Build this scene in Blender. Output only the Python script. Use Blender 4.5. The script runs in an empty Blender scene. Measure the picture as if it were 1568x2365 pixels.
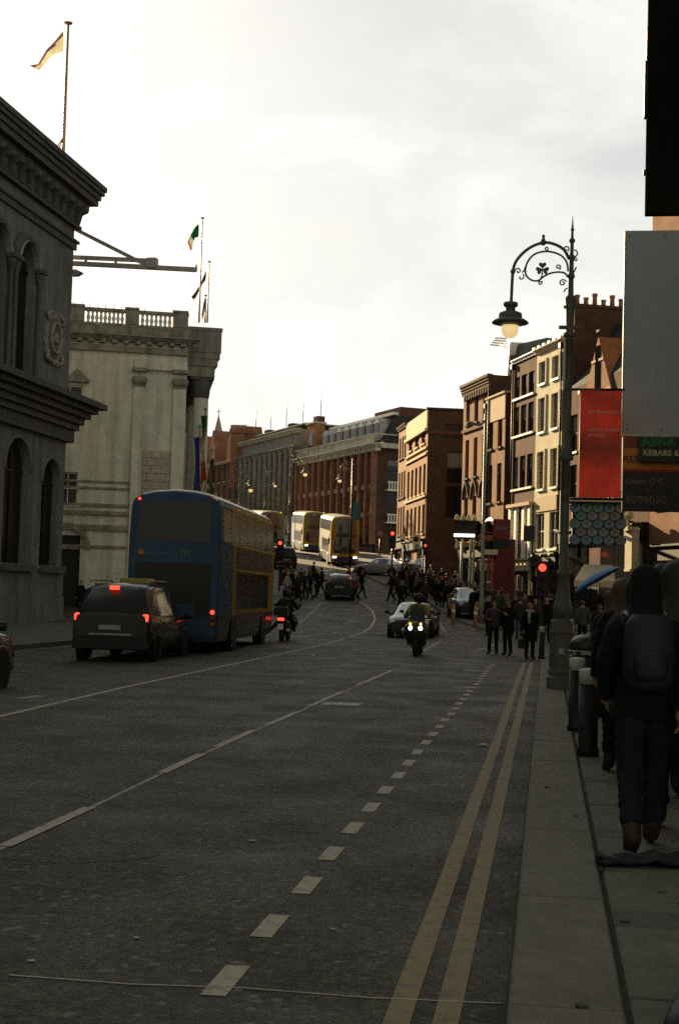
import bpy, bmesh, math, random
from mathutils import Vector, Matrix
R = math.radians
random.seed(7)
S = bpy.context.scene
COL = S.collection

# ------------------------------------------------------------------ camera
F = 3270.0                                   # focal length in units of a 1568 x 2365 frame
CAM = Vector((0.0, 0.0, 1.7))
ROLL = R(1.1)
_y = Vector((478 / F, -203 / F, -1)).normalized()
_z = Vector((math.sin(ROLL), math.cos(ROLL), 0)); _z = (_z - _z.dot(_y) * _y).normalized()
_x = _y.cross(_z)
CM = Matrix((_x, _y, _z))                    # camera axes -> world axes (street runs along +Y)
cd = bpy.data.cameras.new('camera'); camo = bpy.data.objects.new('camera', cd); COL.objects.link(camo)
camo.matrix_world = Matrix.Translation(CAM) @ CM.to_4x4()
cd.sensor_fit = 'VERTICAL'; cd.sensor_height = 36.0; cd.lens = 36.0 * F / 2365.0
cd.clip_start = 0.1; cd.clip_end = 5000
S.camera = camo

# ------------------------------------------------------------------ sky, sun, exposure
SUN_AZ = R(32.5); SUN_EL = R(16.5)               # sun ahead and to the left of the street
SUN = Vector((-math.sin(SUN_AZ) * math.cos(SUN_EL), math.cos(SUN_AZ) * math.cos(SUN_EL), math.sin(SUN_EL)))
wd = bpy.data.worlds.new('World'); S.world = wd; wd.use_nodes = True
nt = wd.node_tree; N = nt.nodes; Lk = nt.links
sky = N.new('ShaderNodeTexSky'); sky.sky_type = 'NISHITA'; sky.sun_disc = False
sky.sun_elevation = SUN_EL; sky.sun_rotation = -SUN_AZ; sky.dust_density = 2.0
tc = N.new('ShaderNodeTexCoord')
def wmath(op, a, b=None, c=None):
    n = N.new('ShaderNodeMath'); n.operation = op
    for i, v in enumerate((a, b, c)):
        if v is None: continue
        if isinstance(v, (int, float)): n.inputs[i].default_value = v
        else: Lk.new(v, n.inputs[i])
    return n.outputs[0]
dp = N.new('ShaderNodeVectorMath'); dp.operation = 'DOT_PRODUCT'; Lk.new(tc.outputs['Generated'], dp.inputs[0]); dp.inputs[1].default_value = SUN
cs = wmath('MAXIMUM', dp.outputs['Value'], 0.0)
glow = wmath('MULTIPLY', wmath('POWER', cs, 24.0), 1.8)          # thin cloud scatters forwards: bright round the sun
sm_ = N.new('ShaderNodeMapRange'); sm_.interpolation_type = 'SMOOTHSTEP'; Lk.new(dp.outputs['Value'], sm_.inputs[0])
for i_, v_ in enumerate((0.25, 0.88, 0.9, 6.7)): sm_.inputs[i_ + 1].default_value = v_
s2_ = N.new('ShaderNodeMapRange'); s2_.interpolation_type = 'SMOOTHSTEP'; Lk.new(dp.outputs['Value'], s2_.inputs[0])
for i_, v_ in enumerate((-0.15, -0.9, 0.0, 6.9)): s2_.inputs[i_ + 1].default_value = v_            # unseen sky opposite the sun, brightness added to light walls facing the camera
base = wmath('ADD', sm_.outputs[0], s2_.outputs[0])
mp = N.new('ShaderNodeMapping'); mp.inputs['Scale'].default_value = (1, 1, 2.1); mp.inputs['Rotation'].default_value = (0.25, 0.3, 0.4); Lk.new(tc.outputs['Generated'], mp.inputs[0])
nz = N.new('ShaderNodeTexNoise'); nz.inputs['Scale'].default_value = 4.2; nz.inputs['Detail'].default_value = 9; nz.inputs['Roughness'].default_value = 0.58; nz.inputs['Distortion'].default_value = 0.5
Lk.new(mp.outputs[0], nz.inputs['Vector'])
rp = N.new('ShaderNodeMapRange'); rp.inputs[1].default_value = 0.34; rp.inputs[2].default_value = 0.66; rp.inputs[3].default_value = 0.76; rp.inputs[4].default_value = 1.12
Lk.new(nz.outputs['Fac'], rp.inputs[0])
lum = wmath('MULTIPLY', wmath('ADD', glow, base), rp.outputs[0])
cc = N.new('ShaderNodeMix'); cc.data_type = 'RGBA'
Lk.new(wmath('POWER', cs, 1.2), cc.inputs[0]); cc.inputs[6].default_value = (1.0, 0.99, 0.82, 1); cc.inputs[7].default_value = (0.985, 1.0, 0.965, 1)
cm = N.new('ShaderNodeVectorMath'); cm.operation = 'SCALE'; Lk.new(cc.outputs[2], cm.inputs[0]); Lk.new(lum, cm.inputs['Scale'])
mx = N.new('ShaderNodeMix'); mx.data_type = 'RGBA'
cov = N.new('ShaderNodeMapRange'); cov.inputs[1].default_value = 0.33; cov.inputs[2].default_value = 0.5; cov.inputs[3].default_value = 0.72; cov.inputs[4].default_value = 0.97
Lk.new(nz.outputs['Fac'], cov.inputs[0]); Lk.new(cov.outputs[0], mx.inputs[0])
Lk.new(sky.outputs[0], mx.inputs[6]); Lk.new(cm.outputs[0], mx.inputs[7])
bg = N['Background']; Lk.new(mx.outputs[2], bg.inputs[0]); bg.inputs[1].default_value = 0.05
sl = bpy.data.lights.new('sun', 'SUN'); sl.energy = 4.7; sl.angle = R(0.6); sl.color = (1.0, 0.76, 0.44)
so = bpy.data.objects.new('sun', sl); COL.objects.link(so); so.rotation_euler = (-SUN).to_track_quat('-Z', 'Y').to_euler()
S.view_settings.view_transform = 'Standard'; S.view_settings.look = 'None'; S.view_settings.gamma = 1.0; S.view_settings.use_curve_mapping = False
S.view_settings.exposure = 1.5
S.cycles.use_denoising = False; S.cycles.max_bounces = 5; S.cycles.diffuse_bounces = 3; S.cycles.glossy_bounces = 3; S.cycles.transmission_bounces = 4; S.cycles.sample_clamp_indirect = 3; S.cycles.sample_clamp_direct = 12

# ------------------------------------------------------------------ photo frame <-> place
def ray(px, py): return CM @ Vector(((px - 784) / F, -(py - 1182.5) / F, -1))
def at(px, py, Y):                            # the point at street distance Y seen in that direction
    d = ray(px, py); return CAM + d * (Y / d.y)
def gnd(px, py):                              # the point of the level near road seen in that direction
    d = ray(px, py); return CAM + d * (-1.7 / d.z)
def X(px, py, Y): return at(px, py, Y).x
def Zt(px, py, Y): return at(px, py, Y).z
_G = [(-1e4, 0), (57, 0), (70, .42), (84, 1.25), (95, 2.0), (105, 2.85), (122, 4.1), (135, 5.1), (150, 6.1), (180, 8), (220, 9.6), (300, 11), (1e4, 14)]
def g(y):                                     # height of the street, rising beyond the junction
    def l(y):
        for (a, b), (c, d) in zip(_G, _G[1:]):
            if y <= c: return b + (d - b) * (y - a) / (c - a)
        return 14
    return sum(l(y + o) for o in (-5, -2.5, 0, 2.5, 5)) / 5
def onray(px, P, T, py=1200):                 # where the vertical plane through P along T is seen at column px
    d = ray(px, py); den = T[0] * d.y - T[1] * d.x
    t = (P[1] * d.x - P[0] * d.y) / den
    return Vector((P[0] + T[0] * t, P[1] + T[1] * t))

# ------------------------------------------------------------------ mesh helpers
class MB:
    def __init__(s): s.v = []; s.f = []; s.m = []; s.sm = []
    def add(s, vs, fs, mi=0, smooth=False):
        o = len(s.v); s.v += [tuple(v) for v in vs]
        for f in fs: s.f.append([i + o for i in f]); s.m.append(mi); s.sm.append(smooth)
        return s
    def box(s, x0, x1, y0, y1, z0, z1, mi=0, M=None):
        vs = [Vector((x, y, z)) for z in (z0, z1) for y in (y0, y1) for x in (x0, x1)]
        if M: vs = [M @ v for v in vs]
        return s.add(vs, [(0, 2, 3, 1), (4, 5, 7, 6), (0, 1, 5, 4), (2, 6, 7, 3), (0, 4, 6, 2), (1, 3, 7, 5)], mi)
    def bev(s, x0, x1, y0, y1, z0, z1, b=.02, mi=0):         # box with the upper edges chamfered
        vs = []
        for (z, i) in ((z0, 0), (z1 - b, 0), (z1, b)):
            vs += [(x0 + i, y0 + i, z), (x1 - i, y0 + i, z), (x1 - i, y1 - i, z), (x0 + i, y1 - i, z)]
        fs = [(3, 2, 1, 0), (8, 9, 10, 11)]
        for r in (0, 4):
            for k in range(4): fs.append((r + k, r + (k + 1) % 4, r + 4 + (k + 1) % 4, r + 4 + k))
        return s.add(vs, fs, mi)
    def loft(s, rings, mi=0, smooth=True, closed=True, caps=True):
        n = len(rings[0]); vs = [p for r in rings for p in r]; fs = []
        for i in range(len(rings) - 1):
            for k in range(n if closed else n - 1):
                k2 = (k + 1) % n; fs.append((i * n + k, i * n + k2, (i + 1) * n + k2, (i + 1) * n + k))
        s.add(vs, fs, mi, smooth)
        if caps and closed:
            o = len(s.v) - len(vs)
            s.f.append([o + k for k in range(n)][::-1]); s.m.append(mi); s.sm.append(False)
            s.f.append([o + (len(rings) - 1) * n + k for k in range(n)]); s.m.append(mi); s.sm.append(False)
        return s
    def lathe(s, prof, n=16, c=(0, 0, 0), mi=0, axis='z', smooth=True):
        rings = []
        for r, z in prof:
            ring = []
            for k in range(n):
                a = 2 * math.pi * k / n; u, w = r * math.cos(a), r * math.sin(a)
                p = (u, w, z) if axis == 'z' else ((z, u, w) if axis == 'x' else (w, z, u))
                ring.append((p[0] + c[0], p[1] + c[1], p[2] + c[2]))
            rings.append(ring)
        return s.loft(rings, mi, smooth)
    def tube(s, pts, r, n=8, mi=0, smooth=True):
        pts = [Vector(p) for p in pts]; rs = r if isinstance(r, (list, tuple)) else [r] * len(pts)
        rings = []; prev = None
        for i, p in enumerate(pts):
            t = (pts[min(i + 1, len(pts) - 1)] - pts[max(i - 1, 0)])
            if t.length < 1e-9: t = Vector((0, 0, 1))
            t.normalize()
            if prev is None: prev = t.orthogonal().normalized()
            u = prev - t * prev.dot(t)
            u = u.normalized() if u.length > 1e-6 else t.orthogonal().normalized()
            prev = u; w = t.cross(u)
            rings.append([p + (u * math.cos(2 * math.pi * k / n) + w * math.sin(2 * math.pi * k / n)) * rs[i] for k in range(n)])
        return s.loft(rings, mi, smooth)
    def prism(s, poly, y0, y1, mi=0, smooth=False):          # polygon in (x, z) pushed from y0 to y1
        n = len(poly); vs = [(x, y0, z) for x, z in poly] + [(x, y1, z) for x, z in poly]
        fs = [tuple(range(n)), tuple(range(2 * n - 1, n - 1, -1))]
        s.add(vs, fs, mi)
        return s.add(vs, [(k, n + k, n + (k + 1) % n, (k + 1) % n) for k in range(n)], mi, smooth)
    def flat(s, poly, z0, z1, mi=0):                         # polygon in (x, y) pushed from z0 to z1
        n = len(poly); vs = [(x, y, z0) for x, y in poly] + [(x, y, z1) for x, y in poly]
        fs = [tuple(range(n - 1, -1, -1)), tuple(range(n, 2 * n))] + [(k, (k + 1) % n, n + (k + 1) % n, n + k) for k in range(n)]
        return s.add(vs, fs, mi)
    def mesh(s, name, mats):
        me = bpy.data.meshes.new(name); me.from_pydata(s.v, [], s.f)
        for m in (mats if isinstance(mats, (list, tuple)) else [mats]): me.materials.append(m)
        me.polygons.foreach_set('material_index', s.m); me.polygons.foreach_set('use_smooth', s.sm); me.update()
        return me
    def build(s, name, mats, parent=None, loc=None, rot=None):
        return obj(name, s.mesh(name, mats), parent, loc, rot)

def obj(name, me, parent=None, loc=None, rot=None):
    o = bpy.data.objects.new(name, me); COL.objects.link(o)
    if parent: o.parent = parent
    if loc is not None: o.location = loc
    if rot is not None: o.rotation_euler = rot
    return o
def thing(name, label, cat, loc=(0, 0, 0), rz=0.0, group=None):
    o = bpy.data.objects.new(name, None); COL.objects.link(o); o.empty_display_size = .3
    o.location = loc; o.rotation_euler = (0, 0, rz); tag(o, label, cat, group); return o
def tag(o, label=None, cat=None, group=None, kind=None):
    if label: o['label'] = label
    if cat: o['category'] = cat
    if group: o['group'] = group
    if kind: o['kind'] = kind
    return o
def copy_tree(o, parent=None, **kw):
    c = o.copy(); COL.objects.link(c); c.parent = parent
    for ch in o.children: copy_tree(ch, c)
    return c
def repeat(o, label, loc, rz, group=None, scale=None):
    c = copy_tree(o); c.location = loc; c.rotation_euler = (0, 0, rz); c['label'] = label
    if group: c['group'] = group
    if scale: c.scale = (scale,) * 3
    return c

def text(body, size, mat, parent, loc, rot=(R(90), 0, 0), name='lettering', align='LEFT', ext=.004, sx=1.0, bold=0.0):
    cu = bpy.data.curves.new(name, 'FONT'); cu.body = body; cu.size = size; cu.extrude = ext; cu.offset = bold
    cu.align_x = align; cu.resolution_u = 2
    t = bpy.data.objects.new(name, cu); COL.objects.link(t)
    me = bpy.data.meshes.new_from_object(t.evaluated_get(bpy.context.evaluated_depsgraph_get()))
    bpy.data.objects.remove(t); bpy.data.curves.remove(cu)
    me.materials.clear(); me.materials.append(mat)
    o = obj(name, me, parent, loc, rot); o.scale = (sx, 1, 1); return o

# ------------------------------------------------------------------ materials
MAT = {}
def mat(name, c, rough=.85, metal=0.0, var=.18, scale=2.5, bump=0.0, bscale=30, streak=0.0, spec=.22, emit=0.0, ecol=None, coat=0.0):
    if name in MAT: return MAT[name]
    m = bpy.data.materials.new(name); m.use_nodes = True; t = m.node_tree; b = t.nodes['Principled BSDF']
    b.inputs['Roughness'].default_value = rough; b.inputs['Metallic'].default_value = metal
    b.inputs['Specular IOR Level'].default_value = spec; b.inputs['Coat Weight'].default_value = coat
    c = tuple(c)
    if var > 0:
        tc = t.nodes.new('ShaderNodeTexCoord'); n = t.nodes.new('ShaderNodeTexNoise')
        n.inputs['Scale'].default_value = scale; n.inputs['Detail'].default_value = 7; n.inputs['Roughness'].default_value = .65
        t.links.new(tc.outputs['Object'], n.inputs['Vector'])
        mxn = t.nodes.new('ShaderNodeMix'); mxn.data_type = 'RGBA'
        mr = t.nodes.new('ShaderNodeMapRange'); mr.inputs[1].default_value = .3; mr.inputs[2].default_value = .7
        t.links.new(n.outputs['Fac'], mr.inputs[0]); t.links.new(mr.outputs[0], mxn.inputs[0])
        mxn.inputs[6].default_value = tuple(x * (1 - var) for x in c) + (1,); mxn.inputs[7].default_value = tuple(min(1, x * (1 + var)) for x in c) + (1,)
        out = mxn.outputs[2]
        if streak > 0:                        # rain and soot runs down a wall
            mpn = t.nodes.new('ShaderNodeMapping'); mpn.inputs['Scale'].default_value = (2.2, 2.2, .16); t.links.new(tc.outputs['Object'], mpn.inputs[0])
            n2 = t.nodes.new('ShaderNodeTexNoise'); n2.inputs['Scale'].default_value = 1.0; n2.inputs['Detail'].default_value = 5; t.links.new(mpn.outputs[0], n2.inputs['Vector'])
            r2 = t.nodes.new('ShaderNodeMapRange'); r2.inputs[1].default_value = .42; r2.inputs[2].default_value = .68; r2.inputs[3].default_value = 0; r2.inputs[4].default_value = streak
            t.links.new(n2.outputs['Fac'], r2.inputs[0])
            m2 = t.nodes.new('ShaderNodeMix'); m2.data_type = 'RGBA'; t.links.new(r2.outputs[0], m2.inputs[0]); t.links.new(out, m2.inputs[6])
            m2.inputs[7].default_value = tuple(x * .35 for x in c) + (1,); out = m2.outputs[2]
        t.links.new(out, b.inputs['Base Color'])
        if bump > 0:
            n3 = t.nodes.new('ShaderNodeTexNoise'); n3.inputs['Scale'].default_value = bscale; n3.inputs['Detail'].default_value = 4; t.links.new(tc.outputs['Object'], n3.inputs['Vector'])
            bp = t.nodes.new('ShaderNodeBump'); bp.inputs['Strength'].default_value = bump; bp.inputs['Distance'].default_value = .02
            t.links.new(n3.outputs['Fac'], bp.inputs['Height']); t.links.new(bp.outputs[0], b.inputs['Normal'])
    else: b.inputs['Base Color'].default_value = c + (1,)
    if emit > 0:
        b.inputs['Emission Color'].default_value = tuple(ecol or c) + (1,); b.inputs['Emission Strength'].default_value = emit
    MAT[name] = m; return m
def sheer(m, f=.55):                          # thin cloth lets light through
    if m.get('sheer'): return m
    t = m.node_tree; b = t.nodes['Principled BSDF']; o = t.nodes['Material Output']; tr = t.nodes.new('ShaderNodeBsdfTranslucent'); mx = t.nodes.new('ShaderNodeMixShader'); mx.inputs[0].default_value = f
    l = b.inputs['Base Color'].links
    if l: t.links.new(l[0].from_socket, tr.inputs[0])
    else: tr.inputs[0].default_value = b.inputs['Base Color'].default_value
    t.links.new(b.outputs[0], mx.inputs[1]); t.links.new(tr.outputs[0], mx.inputs[2]); t.links.new(mx.outputs[0], o.inputs[0]); m['sheer'] = 1; return m
def brick(name, c1, c2, mortar, rough=.9):
    if name in MAT: return MAT[name]
    m = bpy.data.materials.new(name); m.use_nodes = True; t = m.node_tree; b = t.nodes['Principled BSDF']; b.inputs['Roughness'].default_value = rough; b.inputs['Specular IOR Level'].default_value = .12
    tc = t.nodes.new('ShaderNodeTexCoord'); sp = t.nodes.new('ShaderNodeSeparateXYZ'); t.links.new(tc.outputs['Object'], sp.inputs[0])
    ad = t.nodes.new('ShaderNodeMath'); ad.operation = 'ADD'; t.links.new(sp.outputs[0], ad.inputs[0]); t.links.new(sp.outputs[1], ad.inputs[1])
    cb = t.nodes.new('ShaderNodeCombineXYZ'); t.links.new(ad.outputs[0], cb.inputs[0]); t.links.new(sp.outputs[2], cb.inputs[1])
    bt = t.nodes.new('ShaderNodeTexBrick'); t.links.new(cb.outputs[0], bt.inputs['Vector']); bt.inputs['Scale'].default_value = 1.0
    bt.inputs['Brick Width'].default_value = .23; bt.inputs['Row Height'].default_value = .075; bt.inputs['Mortar Size'].default_value = .009
    bt.inputs['Color1'].default_value = c1 + (1,); bt.inputs['Color2'].default_value = c2 + (1,); bt.inputs['Mortar'].default_value = mortar + (1,)
    n = t.nodes.new('ShaderNodeTexNoise'); n.inputs['Scale'].default_value = .9; n.inputs['Detail'].default_value = 8; n.inputs['Roughness'].default_value = .7; t.links.new(tc.outputs['Object'], n.inputs['Vector'])
    mr = t.nodes.new('ShaderNodeMapRange'); mr.inputs[1].default_value = .3; mr.inputs[2].default_value = .7; mr.inputs[3].default_value = .62; mr.inputs[4].default_value = 1.2
    t.links.new(n.outputs['Fac'], mr.inputs[0])
    v = t.nodes.new('ShaderNodeVectorMath'); v.operation = 'SCALE'; t.links.new(bt.outputs['Color'], v.inputs[0]); t.links.new(mr.outputs[0], v.inputs['Scale'])
    t.links.new(v.outputs[0], b.inputs['Base Color']); MAT[name] = m; return m

SOOT = mat('sooty_limestone', (.142, .150, .138), .9, var=.25, scale=1.2, bump=.25, bscale=9, streak=.55)
SOOTD = mat('sooty_carving', (.085, .085, .075), .95, var=.3, scale=5, bump=.4, bscale=14, streak=.3)
SOOTL = mat('washed_carving', (.22, .215, .19), .9, var=.25, scale=6, bump=.3, bscale=20)
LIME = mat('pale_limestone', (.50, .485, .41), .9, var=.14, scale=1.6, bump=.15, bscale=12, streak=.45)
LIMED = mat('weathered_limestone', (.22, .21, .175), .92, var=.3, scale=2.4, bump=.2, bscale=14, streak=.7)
GRANITE = mat('grey_granite_facade', (.25, .25, .235), .9, var=.2, scale=2, streak=.5)
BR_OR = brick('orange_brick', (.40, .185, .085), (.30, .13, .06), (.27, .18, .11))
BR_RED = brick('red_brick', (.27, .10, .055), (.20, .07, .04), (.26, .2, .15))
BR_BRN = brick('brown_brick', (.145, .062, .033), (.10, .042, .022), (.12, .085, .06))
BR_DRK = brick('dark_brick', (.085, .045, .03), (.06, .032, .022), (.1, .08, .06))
CREAM = mat('cream_render', (.62, .55, .38), .9, var=.1, scale=1.5, streak=.25)
CREAMST = mat('cream_stone_trim', (.50, .38, .23), .85, var=.12, scale=3)
WHITE = mat('white_painted_timber', (.74, .72, .64), .5, var=.06)
SLATE = mat('roof_slate', (.042, .042, .043), .8, var=.3, scale=5, bump=.3, bscale=8, spec=.06)
LEAD = mat('lead_flashing', (.24, .24, .23), .35, metal=.3, var=.15)
GLASS = mat('window_glass', (.02, .022, .023), .06, var=0, spec=.9)
GLASSD = mat('dim_window_glass', (.009, .009, .009), .2, var=0, spec=.22)
BLACK = mat('black_paint', (.010, .010, .010), .45, var=.2, scale=8)
MATTE = mat('matt_black', (.009, .010, .009), .95, var=.2, spec=0.0)
IRON = mat('grey_green_iron', (.10, .103, .085), .55, metal=.1, var=.3, scale=9, bump=.15, bscale=40)
STEEL = mat('galvanised_steel', (.30, .29, .25), .5, metal=.7, var=.25, scale=6)
BRASS = mat('gilt_pole', (.36, .25, .12), .45, metal=.5, var=.2)
RUBBER = mat('tyre_rubber', (.018, .018, .018), .85, var=.2, scale=20)
ALLOY = mat('alloy_rim', (.32, .32, .32), .35, metal=.8, var=.1)
CHROME = mat('chrome', (.7, .7, .7), .12, metal=1, var=0)
REDL = mat('red_lamp_glass', (.75, .05, .03), .3, var=0, emit=1.15, ecol=(1.0, .045, .022))
REDOFF = mat('red_lens', (.28, .02, .015), .25, var=0)
HEADL = mat('lit_headlamp', (.9, .95, .9), .2, var=0, emit=2.6, ecol=(.85, 1.0, .88))
AMBERL = mat('amber_lamp', (.9, .4, .05), .3, var=0, emit=.9, ecol=(1, .45, .08))
CLEARL = mat('clear_lens', (.55, .55, .52), .12, var=0, spec=.8)
GLOBE = mat('lamp_globe_glow', (.9, .72, .42), .3, var=.2, scale=7, emit=.26, ecol=(1.0, .70, .32))
TUBE = mat('fluorescent_tube', (1, .95, .85), .3, var=0, emit=1.2, ecol=(1.0, .9, .7))
# ------------------------------------------------------------------ ground, road, footpaths
def asphalt():
    m = bpy.data.materials.new('asphalt'); m.use_nodes = True; t = m.node_tree; b = t.nodes['Principled BSDF']; L = t.links
    tc = t.nodes.new('ShaderNodeTexCoord')
    def noise(sc, det=6, rough=.6, vec=None):
        n = t.nodes.new('ShaderNodeTexNoise'); n.inputs['Scale'].default_value = sc; n.inputs['Detail'].default_value = det; n.inputs['Roughness'].default_value = rough
        L.new(vec or tc.outputs['Object'], n.inputs['Vector']); return n.outputs['Fac']
    def rng(v, a, bb, c, d):
        n = t.nodes.new('ShaderNodeMapRange'); n.inputs[1].default_value = a; n.inputs[2].default_value = bb; n.inputs[3].default_value = c; n.inputs[4].default_value = d; L.new(v, n.inputs[0]); return n.outputs[0]
    def mul(a, bb):
        n = t.nodes.new('ShaderNodeMath'); n.operation = 'MULTIPLY'; L.new(a, n.inputs[0]); L.new(bb, n.inputs[1]); return n.outputs[0]
    big = rng(noise(.35, 4), .3, .7, .7, 1.25); mid = rng(noise(7, 7, .75), .36, .64, .42, 1.7); fine = rng(noise(60, 3, .7), .35, .68, .5, 1.6)
    mpn = t.nodes.new('ShaderNodeMapping'); mpn.inputs['Scale'].default_value = (1.1, .05, 1); L.new(tc.outputs['Object'], mpn.inputs[0])
    track = rng(noise(1, 3, .5, mpn.outputs[0]), .35, .65, .78, 1.18)        # wheel tracks polished along the street
    clump = rng(noise(20, 5, .85), .41, .59, .28, 2.05)
    v = mul(mul(mul(big, mid), mul(fine, track)), clump)
    s = t.nodes.new('ShaderNodeVectorMath'); s.operation = 'SCALE'; s.inputs[0].default_value = (.031, .0288, .0158); L.new(v, s.inputs['Scale'])
    vo = t.nodes.new('ShaderNodeTexVoronoi'); vo.inputs['Scale'].default_value = 26; L.new(tc.outputs['Object'], vo.inputs['Vector'])
    chip = t.nodes.new('ShaderNodeSeparateColor'); L.new(vo.outputs['Color'], chip.inputs[0])
    pale = rng(chip.outputs[0], .965, .99, 0, .55)                        # a few pale chippings
    mx2 = t.nodes.new('ShaderNodeMix'); mx2.data_type = 'RGBA'; L.new(pale, mx2.inputs[0]); L.new(s.outputs[0], mx2.inputs[6]); mx2.inputs[7].default_value = (.2, .185, .15, 1)
    L.new(mx2.outputs[2], b.inputs['Base Color'])
    L.new(rng(noise(.8, 4), .3, .7, .62, .85), b.inputs['Roughness']); b.inputs['Specular IOR Level'].default_value = .3
    bp = t.nodes.new('ShaderNodeBump'); bp.inputs['Strength'].default_value = .9; bp.inputs['Distance'].default_value = .018
    L.new(noise(30, 5, .8), bp.inputs['Height']); L.new(bp.outputs[0], b.inputs['Normal'])
    return m
ASPH = asphalt()
def paint(name, c, cut=.45, under=(.07, .066, .054)):                     # worn thermoplastic road paint
    m = bpy.data.materials.new(name); m.use_nodes = True; t = m.node_tree; b = t.nodes['Principled BSDF']; b.inputs['Roughness'].default_value = .8
    tc = t.nodes.new('ShaderNodeTexCoord'); n = t.nodes.new('ShaderNodeTexNoise'); n.inputs['Scale'].default_value = 9; n.inputs['Detail'].default_value = 9; n.inputs['Roughness'].default_value = .78
    t.links.new(tc.outputs['Object'], n.inputs['Vector'])
    r = t.nodes.new('ShaderNodeMapRange'); r.inputs[1].default_value = cut - .08; r.inputs[2].default_value = cut + .1; t.links.new(n.outputs['Fac'], r.inputs[0])
    x = t.nodes.new('ShaderNodeMix'); x.data_type = 'RGBA'; t.links.new(r.outputs[0], x.inputs[0]); x.inputs[6].default_value = under + (1,); x.inputs[7].default_value = c + (1,)
    t.links.new(x.outputs[2], b.inputs['Base Color']); return m
PWHITE = paint('worn_white_road_paint', (.30, .275, .20), .40); PYEL = paint('worn_yellow_road_paint', (.185, .135, .06), .42)
PFAINT = paint('faint_white_road_paint', (.27, .25, .19), .46)

mb = MB(); ys = [-30, -5] + [i for i in range(0, 56, 4)] + [i for i in range(56, 240, 3)] + [260, 300, 420, 700, 1500, 3000]
xs = [-2500, -400, -90, -60, -40, -30, -20, -10, -4, 0, 4, 10, 40, 400, 2500]
mb.add([(x, y, g(y)) for y in ys for x in xs], [(j * len(xs) + i, j * len(xs) + i + 1, (j + 1) * len(xs) + i + 1, (j + 1) * len(xs) + i) for j in range(len(ys) - 1) for i in range(len(xs) - 1)], 0, True)
road = tag(mb.build('road', ASPH), kind='structure')

def gsee(px, py):                              # point of the (rising) ground seen in a direction
    d = ray(px, py); Y = 3.0
    while Y < 260:
        p = CAM + d * (Y / d.y)
        if p.z <= g(p.y): return p
        Y += .05
    return p
def strip(name, pts, w, m, dz=.004, jit=0.0):  # a painted line along pts on the road
    pts = [Vector((p[0], p[1])) for p in pts]; dense = [pts[0]]
    for a, b in zip(pts, pts[1:]):
        n = max(1, int((b - a).length / 1.2)); dense += [a.lerp(b, (i + 1) / n) for i in range(n)]
    vs = []
    for i, p in enumerate(dense):
        t = (dense[min(i + 1, len(dense) - 1)] - dense[max(i - 1, 0)]).normalized(); nrm = Vector((-t.y, t.x)) * w * .5
        j = Vector((-t.y, t.x)) * random.uniform(-jit, jit); k = 1 + random.uniform(-jit, jit) * 12
        for s in (-k, k): q = p + nrm * s + j; vs.append((q.x, q.y, g(q.y) + dz))
    b = MB().add(vs, [(2 * i, 2 * i + 1, 2 * i + 3, 2 * i + 2) for i in range(len(dense) - 1)])
    return b.build(name, m, road)
XY1, XY2 = gnd(1030, 2355).x, gnd(918, 2355).x
strip('double_yellow_line', [(XY1, 2.5), (XY1, 12), (XY1 - .006, 24), (XY1, 38.6)], .105, PYEL, .004, .0025); strip('double_yellow_line', [(XY2, 2.5), (XY2 + .004, 14), (XY2 - .004, 27), (XY2, 38.2)], .105, PYEL, .004, .0025)
y0 = gnd(708, 2045).y; XD = gnd(622, 2148).x
for k in range(-6, 34):
    y = y0 + 1.045 * k
    if y < 3 or y > 37.5: continue
    o = MB().add([(-.056, -.25, 0), (.054, -.245, 0), (.057, .25, 0), (-.055, .246, 0)], [(0, 1, 2, 3)]).build('cycle_lane_dash', PWHITE, road, (XD + random.uniform(-.014, .014), y, .004))
def gp(l): return [gsee(*p) for p in l]
strip('lane_line', gp([(-120, 1682), (0, 1655), (300, 1585), (600, 1521), (745, 1490), (800, 1473), (838, 1461)]), .11, PWHITE)
strip('lane_line', gp([(838, 1461), (857, 1448), (866, 1430), (860, 1412), (845, 1398), (829, 1389)]), .13, PWHITE)
strip('centre_line', gp([(-60, 1990), (205, 1870), (465, 1745), (700, 1640), (915, 1545)]), .045, PFAINT, .004, .012)
for a, b in (((10, 1958), (208, 1868)), ((375, 1787), (466, 1744)), ((500, 1727), (585, 1688)), ((615, 1677), (690, 1644)), ((715, 1632), (790, 1599)), ((825, 1584), (905, 1549))):
    strip('centre_line_dash', gp([a, b]), .10, PWHITE, .008)
strip('stop_line', gp([(768, 1531), (866, 1533)]), .10, PFAINT)
strip('lane_line', gp([(690, 1440), (742, 1393)]), .10, PFAINT)
strip('hatch_line', gp([(1000, 1405), (1028, 1460)]), .10, PFAINT); strip('hatch_line', gp([(975, 1505), (1020, 1478)]), .10, PFAINT)
strip('old_paint_mark', gp([(20, 2262), (300, 2275), (560, 2290), (850, 2307), (1160, 2322)]), .015, PWHITE, .0048, .012)
strip('lane_mark', gp([(45, 1614), (100, 1608)]), .22, PFAINT); strip('lane_mark', gp([(1095, 1505), (1150, 1488)]), .10, PFAINT)

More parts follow.
